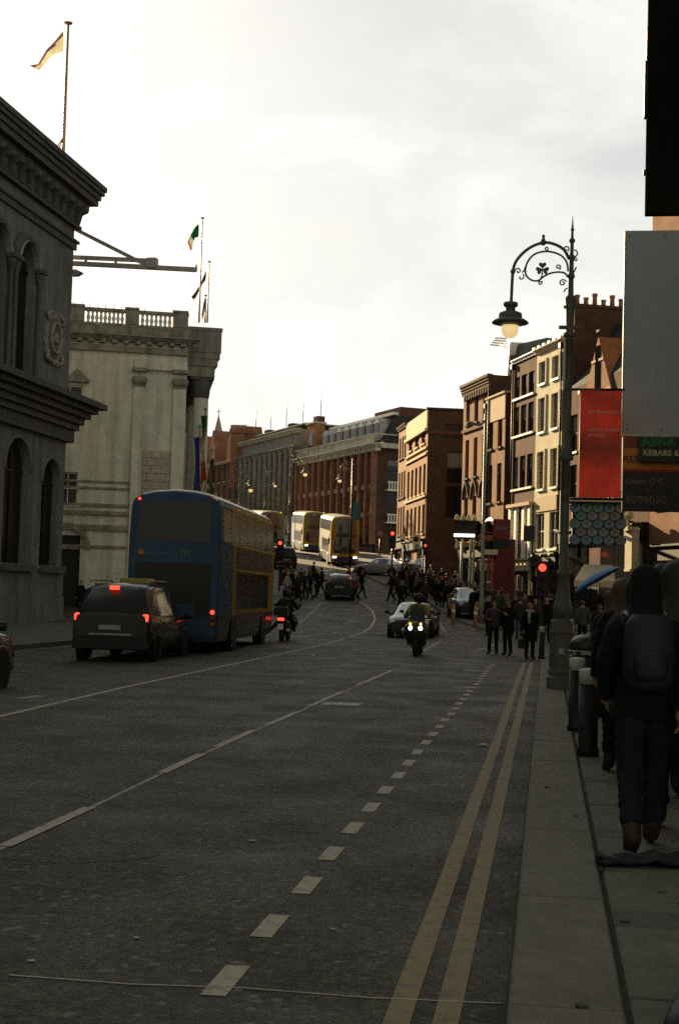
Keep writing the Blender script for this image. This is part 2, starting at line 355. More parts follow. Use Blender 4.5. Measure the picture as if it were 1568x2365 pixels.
FLAG = mat('granite_flag', (.10, .096, .07), .85, var=.24, scale=4, bump=.25, bscale=60); KERB = mat('granite_kerb', (.118, .112, .08), .85, var=.22, scale=5, bump=.25, bscale=70)
CONC = mat('concrete_paving', (.11, .107, .09), .9, var=.2, scale=2, bump=.2); SETT = mat('dark_sett', (.07, .067, .055), .85, var=.2, scale=6); JOINT = mat('paving_joint', (.035, .033, .027), .95, var=.2)
KX0 = gnd(1171, 2345).x; XPL = .352
fp = tag(MB().flat([(-.13, -6), (6, -6), (6, 38.4), (3, 39.2), (.6, 39.0), (.1, 38.5), (-.13, 37.8)], 0, .085).build('footpath', JOINT), kind='structure')
def slab(name, x0, x1, y0, y1, m, top=.12):
    dz = random.uniform(-.004, .004); j = .007
    MB().bev(x0 + j, x1 - j, y0 + j * .6, y1 - j * .6, .02, top + dz, .012).build(name, m, fp)
y = 2.0
while y < 37.6:
    l = min(random.uniform(1.7, 2.3), 37.7 - y); slab('kerb_stone', KX0, .338, y, y + l, KERB); y += l + .001
y = 2.0; row = 0
while y < 37.4:
    l = .34 if row % 3 == 2 else random.uniform(1.05, 1.35); m = SETT if row % 3 == 2 else FLAG
    x = XPL
    for wd_ in ((1.06, 1.25, 1.1) if row % 2 else (1.15, 1.0, 1.26)):
        slab('paving_flag' if m is FLAG else 'paving_band', x, x + wd_, y, y + l, m); x += wd_
    y += l + .002; row += 1
gm_ = MB(); rg_ = random.Random(5)
for k_c in range(70):
    x_, y_ = rg_.uniform(.0, 3), 3 + 18 * rg_.random(); r_c = rg_.uniform(.012, .03)
    gm_.flat([(x_ + r_c * rg_.uniform(.7, 1.2) * math.cos(q * .9), y_ + r_c * rg_.uniform(.7, 1.2) * math.sin(q * .9)) for q in range(7)], .121, .1275)
tag(gm_.build('trodden_gum', mat('trodden_gum_grey', (.045, .044, .036), .8, var=.3, scale=20), fp), kind='stuff')
kp = [(-3, 65), (-4.6, 72), (-7.3, 86), (-10.6, 97), (-15.2, 113), (-18, 124), (-24, 142), (-40, 172)]      # kerb of the far footpath
def bandmesh(line, off, z0, z1):
    b = MB()
    for (p, q) in zip(line, line[1:]):
        P, Q = Vector(p), Vector(q); n = Vector((Q.y - P.y, P.x - Q.x)).normalized() * off; A, B = P + n, Q + n
        zz = [g(v[1]) for v in (P, Q, B, A)]
        vs = [(v[0], v[1], zz[i] + z0) for i, v in enumerate((P, Q, B, A))] + [(v[0], v[1], zz[i] + z1) for i, v in enumerate((P, Q, B, A))]
        b.add(vs, [(4, 5, 6, 7), (0, 1, 5, 4), (3, 7, 6, 2), (0, 4, 7, 3), (1, 2, 6, 5)])
    return b
line = []
for a, b in zip(kp, kp[1:]): line += [(a[0] + (b[0] - a[0]) * i / 4, a[1] + (b[1] - a[1]) * i / 4) for i in range(4)]
line.append(kp[-1])
f2 = tag(bandmesh(line, 14, -.5, .12).build('footpath', CONC), kind='structure')
bandmesh([(p[0] - .02, p[1]) for p in line], .3, -.4, .128).build('kerb_stone', KERB, f2)
bandmesh([(9, 63.6), (2, 64.2), (-1.5, 64.4), (-3, 65)], .0, 0, .12)
KX = gnd(80, 1497).x - .3
f3 = tag(MB().flat([(-26, -6), (KX, -6), (KX, 62), (-26, 62)], -.3, .12).build('footpath', CONC), kind='structure')
MB().flat([(KX - .02, -6), (KX + .3, -6), (KX + .3, 61.9), (KX - .02, 61.9)], -.3, .128).build('kerb_stone', KERB, f3)
f4 = tag(MB().flat([(-60, 73.5), (-16.2, 73.5), (-16.2, 98), (-60, 98)], -.3, 1.5).build('footpath', CONC), kind='structure'); f4.location.z = -.9
MB().flat([(1, 1), (1.6, 1), (1.6, 1.6), (1, 1.6)], 0, .006).build('manhole_cover', IRON, road, (-4.4, 20.5, .003))
CRK = mat('crack_seal', (.009, .009, .008), .7, var=.3)
rq = random.Random(11)
for k_c in range(9):
    x_, y_ = rq.uniform(-6.5, -.8), rq.uniform(4.5, 26); an_ = rq.choice((0, 1.5)) + rq.uniform(-.4, .4); pc_ = [(x_, y_)]
    for j_c in range(8): an_ += rq.uniform(-.5, .5); pc_.append((pc_[-1][0] + .22 * math.cos(an_), pc_[-1][1] + .22 * math.sin(an_)))
    strip('crack', pc_, .012, CRK, .0035, .003)
sc_ = MB()
for k_c in range(46):
    x_, y_ = rq.uniform(-7.5, -.7), 4.4 + 22 * rq.random() ** 1.6; r_c = rq.uniform(.008, .022); n_c = [(x_ + r_c * rq.uniform(.6, 1.3) * math.cos(t_ * 1.05) * 1.6, y_ + r_c * rq.uniform(.6, 1.3) * math.sin(t_ * 1.05)) for t_ in range(6)]
    sc_.flat(n_c, .004, .009)
tag(sc_.build('litter_scraps', mat('pale_scrap', (.30, .28, .22), .8, var=.3, scale=30), road), kind='stuff')
MB().flat([(0, 0), (.5, 0), (.5, .5), (0, .5)], 0, .006).build('drain_cover', IRON, road, (-1.9, 33, .003))

# ------------------------------------------------------------------ facades
def wall_face(b, x0, x1, z0, z1, holes, y=0.0, rev=.2, mi=0):
    xs = sorted({x0, x1} | {v for h in holes for v in h[:2] if x0 < v < x1}); zs = sorted({z0, z1} | {v for h in holes for v in h[2:] if z0 < v < z1})
    for i in range(len(xs) - 1):
        for j in range(len(zs) - 1):
            cx, cz = (xs[i] + xs[i + 1]) / 2, (zs[j] + zs[j + 1]) / 2
            if any(h[0] < cx < h[1] and h[2] < cz < h[3] for h in holes): continue
            b.add([(xs[i], y, zs[j]), (xs[i], y, zs[j + 1]), (xs[i + 1], y, zs[j + 1]), (xs[i + 1], y, zs[j])], [(0, 1, 2, 3)], mi)
    for a, c, d, e in holes:
        yr = y - rev
        b.add([(a, y, d), (c, y, d), (c, y, e), (a, y, e), (a, yr, d), (c, yr, d), (c, yr, e), (a, yr, e)], [(0, 1, 5, 4), (1, 2, 6, 5), (2, 3, 7, 6), (3, 0, 4, 7)], mi)
_WM = {}
def win_mesh(w, h, fm, gm, bars, t=.07):
    k = (round(w, 2), round(h, 2), fm.name, gm.name, bars)
    if k in _WM: return _WM[k]
    f = MB(); f.box(0, t, -.03, .03, 0, h).box(w - t, w, -.03, .03, 0, h).box(t, w - t, -.03, .03, 0, t).box(t, w - t, -.03, .03, h - t, h)
    nx, nz = bars
    for i in range(1, nx): x = w * i / nx; f.box(x - .02, x + .02, -.022, .022, t, h - t)
    for j in range(1, nz): z = h * j / nz; f.box(t, w - t, -.026, .026, z - .028, z + .028)
    p = MB().box(t * .5, w - t * .5, -.012, .004, t * .5, h - t * .5)
    _WM[k] = (f.mesh('window', fm), p.mesh('pane', gm)); return _WM[k]
_SM = {}; _BM = {}; t_b = .075
def window(root, x0, x1, z0, z1, fm=None, gm=None, bars=(1, 2), sill=None, rev=.2, y=0.0, face=0.0):
    fm = fm or WHITE; gm = gm or GLASS; w, h = x1 - x0, z1 - z0
    a, p = win_mesh(w, h, fm, gm, bars)
    yy = y - rev + .05
    o = obj('window', a, root, (x0, yy, z0)); obj('pane', p, o)
    if random.random() < .38:                 # a blind or curtain behind some panes
        hb_ = h * random.choice((.25, .4, .5, .85)); kb = (round(w, 2), round(hb_, 2))
        if kb not in _BM: _BM[kb] = MB().box(t_b, w - t_b, .0045, .012, 0, hb_).mesh('blind', mat('grey_blind', (.16, .155, .135), .9, var=.3, scale=6))
        obj('blind', _BM[kb], o, (0, 0, h - .06 - hb_))
    if sill:
        k = (round(w, 2), sill.name)
        if k not in _SM: _SM[k] = MB().box(-.09, w + .09, 0, rev + .06, -.12, -.002).mesh('sill', sill)
        obj('sill', _SM[k], o)
    return o
class Block:
    """A building: its front runs from A to B, facing left of that direction; z values are metres above its base."""
    def __init__(s, name, label, A, B, zb, zt, depth, wm, rows=(), holes=(), roof=None, rev=.22, cat='building', group=None, fm=None, gm=None, sill=None, side_rows=(), sidem=None, bars=(1, 2), pitch=0.0, backz=None):
        s.A, s.B = Vector(A[:2]), Vector(B[:2]); d = s.B - s.A; s.L = d.length; s.h = zt - zb; s.zb = zb; s.depth = depth
        s.root = thing(name, label, cat, (s.A.x, s.A.y, zb), math.atan2(d.y, d.x), group); s.rev = rev
        L, h = s.L, s.h; wins = []
        for r in rows:                        # (z, height, count, width[, margin0, margin1])
            z, hh, n, w = r[:4]; m0 = r[4] if len(r) > 4 else 0; m1 = r[5] if len(r) > 5 else 0
            step = (L - m0 - m1) / n
            for i in range(n): c = m0 + step * (i + .5); wins.append((c - w / 2, c + w / 2, z, z + hh))
        b = MB(); wall_face(b, 0, L, -1.5, h, list(wins) + list(holes), 0, rev)
        b.add([(0, 0, -1.5), (0, -depth, -1.5), (L, -depth, -1.5), (L, 0, -1.5), (0, 0, h), (0, -depth, h), (L, -depth, h), (L, 0, h)], [(1, 2, 6, 5), (2, 3, 7, 6)] + ([] if sidem else [(0, 1, 5, 4)]))
        b.build('wall', wm, s.root)
        if sidem:
            sb = MB(); sw = []
            for (z, hh, u, w) in side_rows: sw.append((u, u + w, z, z + hh))
            wall_face(sb, 0, depth, -1.5, h, sw, 0, .15)
            o = sb.build('side_wall', sidem, s.root, (0, -depth, 0), (0, 0, R(90)))
            # side wall runs from the back to the front corner, facing outwards
            o.rotation_euler = (0, 0, R(90)); o.location = (0, -depth, 0)
            for a, c, d1, e1 in sw: window(o, a, c, d1, e1, fm or WHITE, GLASSD, (2, 2), None, .15)
            s.side = o
        for w in wins: window(s.root, *w, fm, gm, bars, sill, rev)
        if roof is not False:
            rb = MB()
            if pitch > 0:
                rb.prism([(0, 0), (0, .08), (0, .08)], 0, 0) if 0 else None
                rb.add([(0, 0, h), (L, 0, h), (L, -depth, h), (0, -depth, h), (0, -depth / 2, h + pitch), (L, -depth / 2, h + pitch)], [(0, 1, 5, 4), (2, 3, 4, 5), (0, 4, 3), (1, 2, 5)])
            else: rb.box(.01, L - .01, -depth + .01, -.3, h - .35, h - .3)
            rb.build('roof', roof or SLATE, s.root)
    def band(s, name, z0, z1, proj, m, x0=None, x1=None, y0=.002):
        x0 = -proj if x0 is None else x0; x1 = s.L + proj if x1 is None else x1
        return MB().box(x0, x1, y0, proj, z0, z1).build(name, m, s.root)
    def cornice(s, z0, z1, proj, m, dent=0.0, name='cornice', x0=None, x1=None, side=True, wrap=0.0):
        n = 4; b = MB(); x0 = (-proj if side else 0) if x0 is None else x0; x1 = s.L if x1 is None else x1
        for i in range(n):
            p = proj * (.35 + .65 * ((i + 1) / n) ** 1.3); e = p if side else 0
            b.box(x0 + proj - e if side else x0, x1 + (0), -wrap, p, z0 + (z1 - z0) * i / n, z0 + (z1 - z0) * (i + 1) / n - .003)
        o = b.build(name, m, s.root)
        if dent > 0:
            d = MB(); k = int((x1 - x0) / dent)
            for i in range(k): d.box(x0 + dent * i + dent * .2, x0 + dent * i + dent * .65, .003, proj * .62, z0 - (z1 - z0) * .55, z0 - .004)
            tag(d.build('modillion_row', m, s.root), kind='stuff')
        return o
    def chimney(s, x, y, w, d, h, m, pots=3, zb=None):
        z = s.h if zb is None else zb
        c = MB().box(x, x + w, y - d, y, z - .6, z + h).box(x - .06, x + w + .06, y - d - .06, y + .06, z + h, z + h + .18).build('chimney', m, s.root)
        for i in range(pots):
            px = x + w * (i + .5) / pots
            MB().lathe([(.0, 0), (.13, 0), (.11, .35), (.14, .38), (.14, .48), (.09, .5), (.0, .5)], 8, (px, y - d / 2, z + h + .18)).build('chimney_pot', POT, c)
        return c
POT = mat('clay_pot', (.28, .15, .08), .9)
def shopfront(B, x0, x1, z1, fm, em=None, nwin=2, zb=0.0, proj=.14, tx=None, tm=None):
    r = B.root; h = z1 - zb
    fa = MB().box(x0, x1, .003, proj + .08, z1 - .62, z1).box(x0 - .04, x1 + .04, .003, proj + .2, z1 + .002, z1 + .09).build('fascia', fm, r)
    for x in (x0, x1 - .28): MB().box(x, x + .28, .004, proj, zb - 1.4, z1 - .623).build('pilaster', fm, r)
    w = (x1 - x0 - .56) / nwin
    for i in range(nwin):
        a = x0 + .28 + w * i
        if i == nwin // 2:
            d = MB().box(a + .06, a + w - .06, .004, .06, zb - 1.4, zb + 2.2).build('door', em or BLACK, r); MB().box(a + .2, a + w - .2, .061, .07, zb + .3, zb + 2.0).build('pane', GLASS, d)
        else:
            f = MB().box(a + .03, a + w - .03, .004, .08, zb - 1.4, zb + .45).build('stall_riser', em or fm, r)
            MB().box(a + .03, a + w - .03, .004, .05, zb + .452, z1 - .66).build('shop_window', GLASS, r)
    if tx: text(tx, .38, tm, r, ((x0 + x1) / 2, proj + .083, z1 - .45), (R(90), 0, R(180)), 'lettering', 'CENTER')
    return fa

# ------------------------------------------------------------------ the sooty bank on the near left corner
BX, BY = X(166, 700, 62.0), 62.0; BD = (-math.sin(R(1.5)), -math.cos(R(1.5)))
def lb(px, py):
    v = onray(px, (BX, BY), BD, py); return (v.x - BX) * BD[0] + (v.y - BY) * BD[1], Zt(px, py, v.y)
ztop = Zt(231, 436, BY + 1.1); zfr = lb(172, 521)[1]; zst = lb(171, 568)[1]; zm1 = Zt(236, 934, BY + 1.0); zm0 = lb(153, 1022)[1]; zpl = lb(100, 1315)[1]; zpl2 = lb(100, 1377)[1]
def arch_hole(p0, p1, ytop, ybot):
    a, _ = lb(p1, ytop); b, _ = lb(p0, ytop); xm = (p0 + p1) / 2
    return a, b, lb(xm, ybot)[1], lb(xm, ytop)[1]
UP = [arch_hole(37, 84, 560, 884), arch_hole(-34, 22, 528, 884)]
w_ = UP[0][1] - UP[0][0]; zA, zB = UP[0][2], UP[0][3]; UP = [(UP[0][0] + k * (w_ + .9), UP[0][1] + k * (w_ + .9), zA, zB) for k in (0, 1)]
off = UP[1][1] + 2.6 - UP[0][0]; UP += [(a + off * k, b + off * k, c, d) for k in (1, 2, 3) for a, b, c, d in UP[:2]]
LO = [arch_hole(100, 141, 1062, 1309)]; w2 = lb(15, 1010)[0]; w3 = lb(73, 1010)[0]
LO += [(w3, w2, LO[0][2], lb(44, 1012)[1])]; LO += [(w3 + k * 5.2, w2 + k * 5.2, LO[0][2], LO[1][3]) for k in (1, 2, 3, 4)]
bank = Block('corner_bank', 'sooty grey stone Victorian bank with arched windows and heavy bracketed cornice', (BX, BY), (BX + 56 * BD[0], BY + 56 * BD[1]), 0, ztop - .25, 16, SOOT, holes=UP + LO, rev=.45, roof=SLATE)
rt = bank.root
def arch_fill(B, h, m, depth=.45, n=10, y=0.0):          # the stone that turns a square opening into an arch
    a, b, c, d = h; r = (b - a) / 2; xc = (a + b) / 2; zs = d - r; mbb = MB()
    for sgn in (-1, 1):
        pts = [(xc + sgn * r * math.cos(math.pi / 2 * k / n), zs + r * math.sin(math.pi / 2 * k / n)) for k in range(n + 1)]
        vs = []; cz = (xc + sgn * r, d)
        for k in range(n):
            p, q = pts[k], pts[k + 1]; mbb.add([(cz[0], y, cz[1]), (p[0], y, p[1]), (q[0], y, q[1])], [(0, 1, 2)])
            mbb.add([(p[0], y, p[1]), (q[0], y, q[1]), (q[0], y - depth, q[1]), (p[0], y - depth, p[1])], [(0, 1, 2, 3)])
    mbb.build('arch_spandrel', m, B.root)
def arch_hood(B, h, m, t=.22, proj=.16, legs=0.0, n=14, name='arch_hood'):
    a, b, c, d = h; r = (b - a) / 2; xc = (a + b) / 2; zs = d - r; mbb = MB()
    prof = [(r + .02, .003), (r + .02, proj), (r + t * .5, proj * 1.25), (r + t, proj * .6), (r + t, .003)]
    rings = []
    for k in range(n + 1):
        an = math.pi * k / n; rings.append([(xc + q * math.cos(an), y, zs + q * math.sin(an)) for q, y in prof])
    mbb.loft(rings, 0, False); mbb.build(name, m, B.root)
for i, h in enumerate(UP + LO):
    arch_fill(bank, h, SOOT); up = i < len(UP); a, b, c, d = h
    arch_hood(bank, h, SOOTD if up else SOOT, .42 if up else .2, .2 if up else .06)
    r = (b - a) / 2
    if up: arch_hood(bank, (a + .02, b - .02, c, d - .02), SOOTL, .1, .26, name='arch_moulding')
    if up:
        for x in (a - .2, b + .2):
            MB().lathe([(.16, c), (.16, c + .2), (.11, c + .25), (.1, d - r - .5), (.15, d - r - .42), (.2, d - r - .1), (.22, d - r)], 10, (x, .17, 0)).build('colonnette', SOOTD, rt)
            MB().box(x - .26, x + .26, .004, .42, d - r + .003, d - r + .2).build('capital_block', SOOTD, rt)
    f = MB().box(a, b, -.4, -.36, c, d).build('window', GLASSD, rt)
    MB().box((a + b) / 2 - .05, (a + b) / 2 + .05, -.36, -.3, c, d - .05).box(a, b, -.36, -.3, d - r - .05, d - r + .05).build('frame', BLACK, f)
    MB().box(a - .3, b + .3, .003, .35, c - .28, c - .003).build('sill', SOOTD, rt)
# cornice: stepped overhang with carved frieze and modillions
cb = MB()
for p, a, b in ((1.12, ztop - .22, ztop), (1.04, ztop - .42, ztop - .225), (.92, ztop - .66, ztop - .425), (.82, ztop - .95, ztop - .665), (.5, ztop - 1.25, ztop - .955)): cb.box(-p, bank.L, -16 - p, p, a, b)
cb.build('cornice', SOOTD, rt)
zf = zfr; fb = MB().box(-.16, bank.L, .003, .16, zf, ztop - 1.253).box(-.26, bank.L, .003, .26, zf - .16, zf - .003); fb.build('carved_frieze', SOOTD, rt)
for k in range(int(bank.L / .95)):
    x = .1 + k * .95
    MB().prism([(.162, ztop - 1.26), (.72, ztop - 1.26), (.70, ztop - 1.5), (.42, ztop - 1.62), (.3, ztop - 2.05), (.162, ztop - 2.15)], x, x + .34).build('modillion', SOOTD, rt, (0, 0, 0), (0, 0, 0))
    o = rt.children[-1] if False else None
for o in [c for c in rt.children if c.name.startswith('modillion')]:      # turn the bracket profiles to point out of the wall
    for v in o.data.vertices: v.co = (v.co.y, v.co.x, v.co.z)
    o.data.flip_normals()
rosette = MB().lathe([(0, .1), (.06, .1), (.09, .05), (.17, .06), (.2, .0)], 10, axis='x').mesh('rosette', SOOTD)
for v in rosette.vertices: v.co = (v.co.y, v.co.x, v.co.z)
for k in range(14): obj('rosette', rosette, rt, (.75 + k * .95, .165, (zf + ztop - 1.3) / 2 - .25))
MB().box(-.1, bank.L, .003, .12, zst - .2, zst + .1).box(-.2, bank.L, .003, .22, zst + .103, zst + .22).build('string_course', SOOTD, rt)
mc = MB(); hh = zm1 - zm0
for i, p in enumerate((.28, .45, .62, .85, 1.1, 1.42)): mc.box(-p, bank.L, -16, p, zm0 + hh * (.0, .3, .45, .6, .74, .86)[i], zm0 + hh * (.297, .447, .597, .737, .857, 1)[i])
mc.build('balcony_cornice', SOOTD, rt)
MB().box(-.12, bank.L, .003, .14, -1, zpl2).box(-.06, bank.L, .003, .09, zpl2 + .003, zpl).box(-.16, bank.L, .003, .18, zpl + .003, zpl + .18).build('plinth', SOOT, rt)
u0, za = lb(139, 847); u1, zb_ = lb(104, 714)
c1 = MB(); cx, cz, ww, hh2 = (u0 + u1) / 2, (za + zb_) / 2, (u1 - u0) / 2, (zb_ - za) / 2
def oval(rx, rz, n=24, wob=0.0): return [(cx + rx * math.cos(2 * math.pi * k / n) * (1 + wob * (k % 2)), cz + rz * math.sin(2 * math.pi * k / n) * (1 + wob * (k % 2))) for k in range(n)]
cart = MB().prism(oval(ww, hh2, 26, .10), .003, .1).build('carved_cartouche', SOOTL, rt)
MB().prism(oval(ww * .72, hh2 * .8), .101, .17).build('shield', SOOT, cart)
MB().tube([(x, .2, z) for x, z in oval(ww * .55, hh2 * .6)] + [(cx + ww * .55, .2, cz)], .07, 6).build('wreath', SOOTL, cart)
MB().lathe([(0, .1), (.2, .08), (.3, 0)], 10, (0, 0, 0), axis='y').build('boss', SOOTL, cart, (cx, .17, cz))
for s in (-1, 1):
    MB().tube([(cx + s * ww * .4, .14, cz + hh2), (cx + s * ww * .9, .16, cz + hh2 * .9), (cx + s * ww * .8, .16, cz + hh2 * .6)], .1, 6).build('scroll', SOOTL, cart)
    MB().tube([(cx + s * ww * .4, .14, cz - hh2), (cx + s * ww * .9, .16, cz - hh2 * .9), (cx + s * ww * .8, .16, cz - hh2 * .6)], .1, 6).build('scroll', SOOTL, cart)

def flag(name, label, base, top, r, cloth, mats, cat='flag', stays=False, tip='disc'):
    """pole and its cloth: cloth = list of rings of points (top edge, bottom edge) from hoist to fly"""
    b = Vector(base); t = thing(name, label, cat, b); hgt = top - b.z
    p = MB().tube([(0, 0, 0), (.0, 0, hgt * .25), (.0, 0, hgt)], [r * 1.25, r, r * .7], 8).build('pole', BRASS, t)
    MB().lathe([(0, 0), (r * 2.6, .01), (r * 2.6, .05), (0, .1)], 10, (0, 0, hgt)).build('finial', BRASS, p)
    if stays:
        for dx, dy in ((-.9, .2), (-1.6, .4)): MB().tube([(0, 0, hgt * .26), (dx, dy, 0)], .025, 5).build('stay', BRASS, t)
    n = len(cloth) - 1; bm = MB(); seg = 5
    for j in range(n + 1):
        pass
    cols = [[Vector(a).lerp(Vector(b_), k / seg) + Vector((0, .07 * math.sin(j * 1.3 + k * .8), 0)) for k in range(seg + 1)] for j, (a, b_) in enumerate(cloth)]
    for j in range(n):
        for k in range(seg):
            q = [cols[j][k], cols[j + 1][k], cols[j + 1][k + 1], cols[j][k + 1]]
            th = Vector((0, .015, 0)); mi = mats[1](j, k, n, seg)
            bm.add(q + [v + th for v in q], [(0, 1, 2, 3), (7, 6, 5, 4)], mi)
    bm.build('cloth', mats[0], t); return t
FW = mat('cream_flag_cloth', (.75, .71, .58), .8, var=.1); FP = mat('faded_plum_flag_cloth', (.33, .20, .19), .8, var=.2)
FGR = mat('green_flag_cloth', (.03, .16, .05), .8, var=.2); FWH = mat('white_flag_cloth', (.55, .55, .5), .8, var=.1); FOR = mat('orange_flag_cloth', (.55, .17, .05), .8, var=.15)
FBL = mat('blue_flag_cloth', (.02, .035, .14), .8, var=.25); FRD = mat('red_flag_cloth', (.42, .05, .035), .8, var=.2); FDK = mat('dark_green_flag_cloth', (.03, .05, .035), .8, var=.2)
for m_ in (FW, FP, FGR, FWH, FOR, FRD): sheer(m_)
YP = 61.2; pb = at(147, 352, YP); pt = at(151, 55, YP); k_ = F / YP
def fl(px, py, Y=YP, o=None): return at(px, py, Y) - (o or Vector((at(147, 352, YP).x, YP, ztop)))
o_ = Vector((pb.x, YP, ztop))
flag('flagpole', 'tall gilt flagpole with limp cream and plum flag on the sooty bank roof', o_, pt.z, .075,
     [(fl(146, 72, o=o_), fl(147, 119, o=o_)), (fl(128, 92, o=o_), fl(131, 124, o=o_)), (fl(108, 114, o=o_), fl(117, 131, o=o_)), (fl(89, 150, o=o_), fl(103, 146, o=o_)), (fl(70, 152, o=o_), fl(91, 161, o=o_))],
     ([FW, FP], lambda j, k, n, s: 1 if k == 0 or (k == 1 and j > 0) else 0), stays=True)
# steel sign gantry and flood light fixed to the bank's far corner
YG = 62.45; gt = thing('sign_gantry', 'pale steel bracket arm projecting over the street from the sooty bank', 'bracket', (BX - .6, YG, lb(170, 600)[1]))
go = gt.location
def gq(px, py): return at(px, py, YG) - go
def bar(a, b, w, name, m=STEEL, par=gt): return MB().tube([a, b], w * .7, 4, smooth=False).build(name, m, par)
lx = -.1
bar(Vector((lx, 0, gq(170, 591).z)), gq(345, 600), .11, 'top_rail'); bar(Vector((lx, 0, gq(170, 596).z)), gq(340, 605), .07, 'top_rail')
bar(Vector((lx, 0, gq(170, 607).z)), gq(454, 623), .2, 'lower_beam'); bar(gq(160, 522), gq(342, 614), .17, 'diagonal_brace')
for px in (199, 268): bar(gq(px, 594), gq(px, 611), .1, 'post')
MB().box(gq(342, 600).x, gq(364, 600).x, -.2, .2, gq(350, 620).z, gq(350, 597).z).build('end_box', STEEL, gt)
bar(gq(454, 612), gq(454, 626), .07, 'end_post')
fl_ = thing('floodlight', 'small floodlight jutting from the sooty bank corner under the steel bracket', 'floodlight', at(164, 632, YG - .2))
q0 = fl_.location
MB().prism([(v.x, v.z) for v in (at(px, py, YG) - q0 for px, py in ((170, 628), (181, 626), (195, 632), (184, 639), (171, 640)))], -.2, .2).build('lamp_head', STEEL, fl_)
MB().tube([(-.4, .1, 0), at(172, 633, YG) - q0], .05, 6).build('arm', BLACK, fl_)

# ------------------------------------------------------------------ the pale classical bank across the side street
WY = 75.0; WX = X(431, 900, WY)
WT = (-math.cos(R(20)), -math.sin(R(20)))
def wb(px, py): v = onray(px, (WX, WY), WT, py); u = (v.x - WX) * WT[0] + (v.y - WY) * WT[1]; return u, Zt(px, py, v.y)
zp1 = wb(300, 716)[1]; zp0 = wb(300, 756)[1]; zc1 = wb(300, 777)[1]; zc0 = wb(300, 802)[1]; zst1 = wb(300, 1166)[1]; zst0 = wb(300, 1215)[1]
pw = Block('pale_bank', 'pale classical stone bank with roof balustrade, pilasters and flagged portico', (WX, WY), (WX + 16 * WT[0], WY + 16 * WT[1]), .6, zp0, 18, LIME,
           holes=[(wb(193, 900)[0], wb(160, 900)[0] + .6, wb(180, 938)[1] - .6, wb(180, 890)[1] - .6), (wb(181, 1120)[0], wb(148, 1120)[0] + .3, wb(165, 1165)[1] - .6, wb(165, 1090)[1] - .6), (wb(186, 1260)[0], wb(148, 1260)[0] + .9, -1.5, wb(165, 1236)[1] - .6)], rev=.3)
pr = pw.root; zo = .6
for (a, b, c, d) in ((wb(193, 900)[0], wb(160, 900)[0] + .6, wb(180, 938)[1], wb(180, 890)[1]), (wb(181, 1120)[0], wb(148, 1120)[0] + .3, wb(165, 1165)[1], wb(165, 1090)[1])): window(pr, a, b, c - zo, d - zo, WHITE, GLASSD, (2, 2), LIME, .28)
a, b = wb(186, 1260)[0], wb(148, 1260)[0] + .9; dz = wb(165, 1236)[1] - zo
dr = MB().box(a, b, -.3, -.24, -1.4, dz).build('doorway', BLACK, pr); MB().box(a, b, -.23, -.15, wb(165, 1268)[1] - zo, wb(165, 1258)[1] - zo).build('transom', LIME, dr)
arch_hood(pw, (a - .2, b + .2, 0, dz + .35), LIMED, .35, .14)
pe = MB(); x0, x1 = wb(207, 880)[0], wb(150, 880)[0]; z0 = wb(180, 877)[1] - zo; z1 = wb(180, 852)[1] - zo
pe.prism([(x0, z0), (x1, z0), ((x0 + x1) / 2, z1)], .003, .22).box(x0, x1, .003, .3, z0 - .14, z0 - .003).build('pediment', LIMED, pr)
MB().box(0, 16, .003, .10, zp0 - zo - .46, zp0 - zo).build('blocking_course', LIMED, pr)
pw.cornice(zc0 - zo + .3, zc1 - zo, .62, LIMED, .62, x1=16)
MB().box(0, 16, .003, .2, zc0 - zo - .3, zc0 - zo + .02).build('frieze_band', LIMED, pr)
for z, h, p in ((wb(300, 1113)[1], .12, .06), (wb(300, 1128)[1], .1, .1), (zst1, .16, .12), (wb(300, 1183)[1], .2, .18), (zst0, .3, .14), (wb(300, 1262)[1], .14, .1)):
    MB().box(2.9, 16, .003, p, z - zo - h, z - zo).build('string_course', LIMED, pr)
for pa, pb2 in ((401, 430), (309, 334)):
    a, b = wb(pb2, 900)[0], wb(pa, 900)[0]; zc_ = wb(350, 895)[1] - zo; zb2 = wb(350, 1168)[1] - zo
    ps = MB().box(a, b, .003, .2, -1.2, zc_).build('pilaster', LIME, pr); zt2 = wb(350, 852)[1] - zo
    cp = MB().box(a - .04, b + .04, .003, .26, zc_ + .003, zc_ + .12)
    for j in range(4): cp.lathe([(0, 0), (.13, .0), (.2, .3), (.12, .42), (0, .42)], 8, (a + (b - a) * (j + .5) / 4, .22, zc_ + .12))
    cp.box(a - .1, b + .1, .003, .34, zt2 - .2, zt2); cp.build('capital', LIMED, ps)
a, b = wb(400, 900)[0], wb(335, 900)[0]
MB().box(0, wb(309, 900)[0], .003, .24, wb(350, 870)[1] - zo + .35, wb(350, 858)[1] - zo + .35).box(0, wb(309, 900)[0], .003, .16, wb(350, 858)[1] - zo + .353, wb(350, 846)[1] - zo + .35).build('architrave', LIME, pr)
STONE = mat('rusticated_stone', (.33, .30, .24), .9, var=.2, scale=3, bump=.3, bscale=20)
nz_ = 7; zz0, zz1 = wb(350, 1165)[1] - zo, wb(350, 1040)[1] - zo; dzz = (zz1 - zz0) / nz_
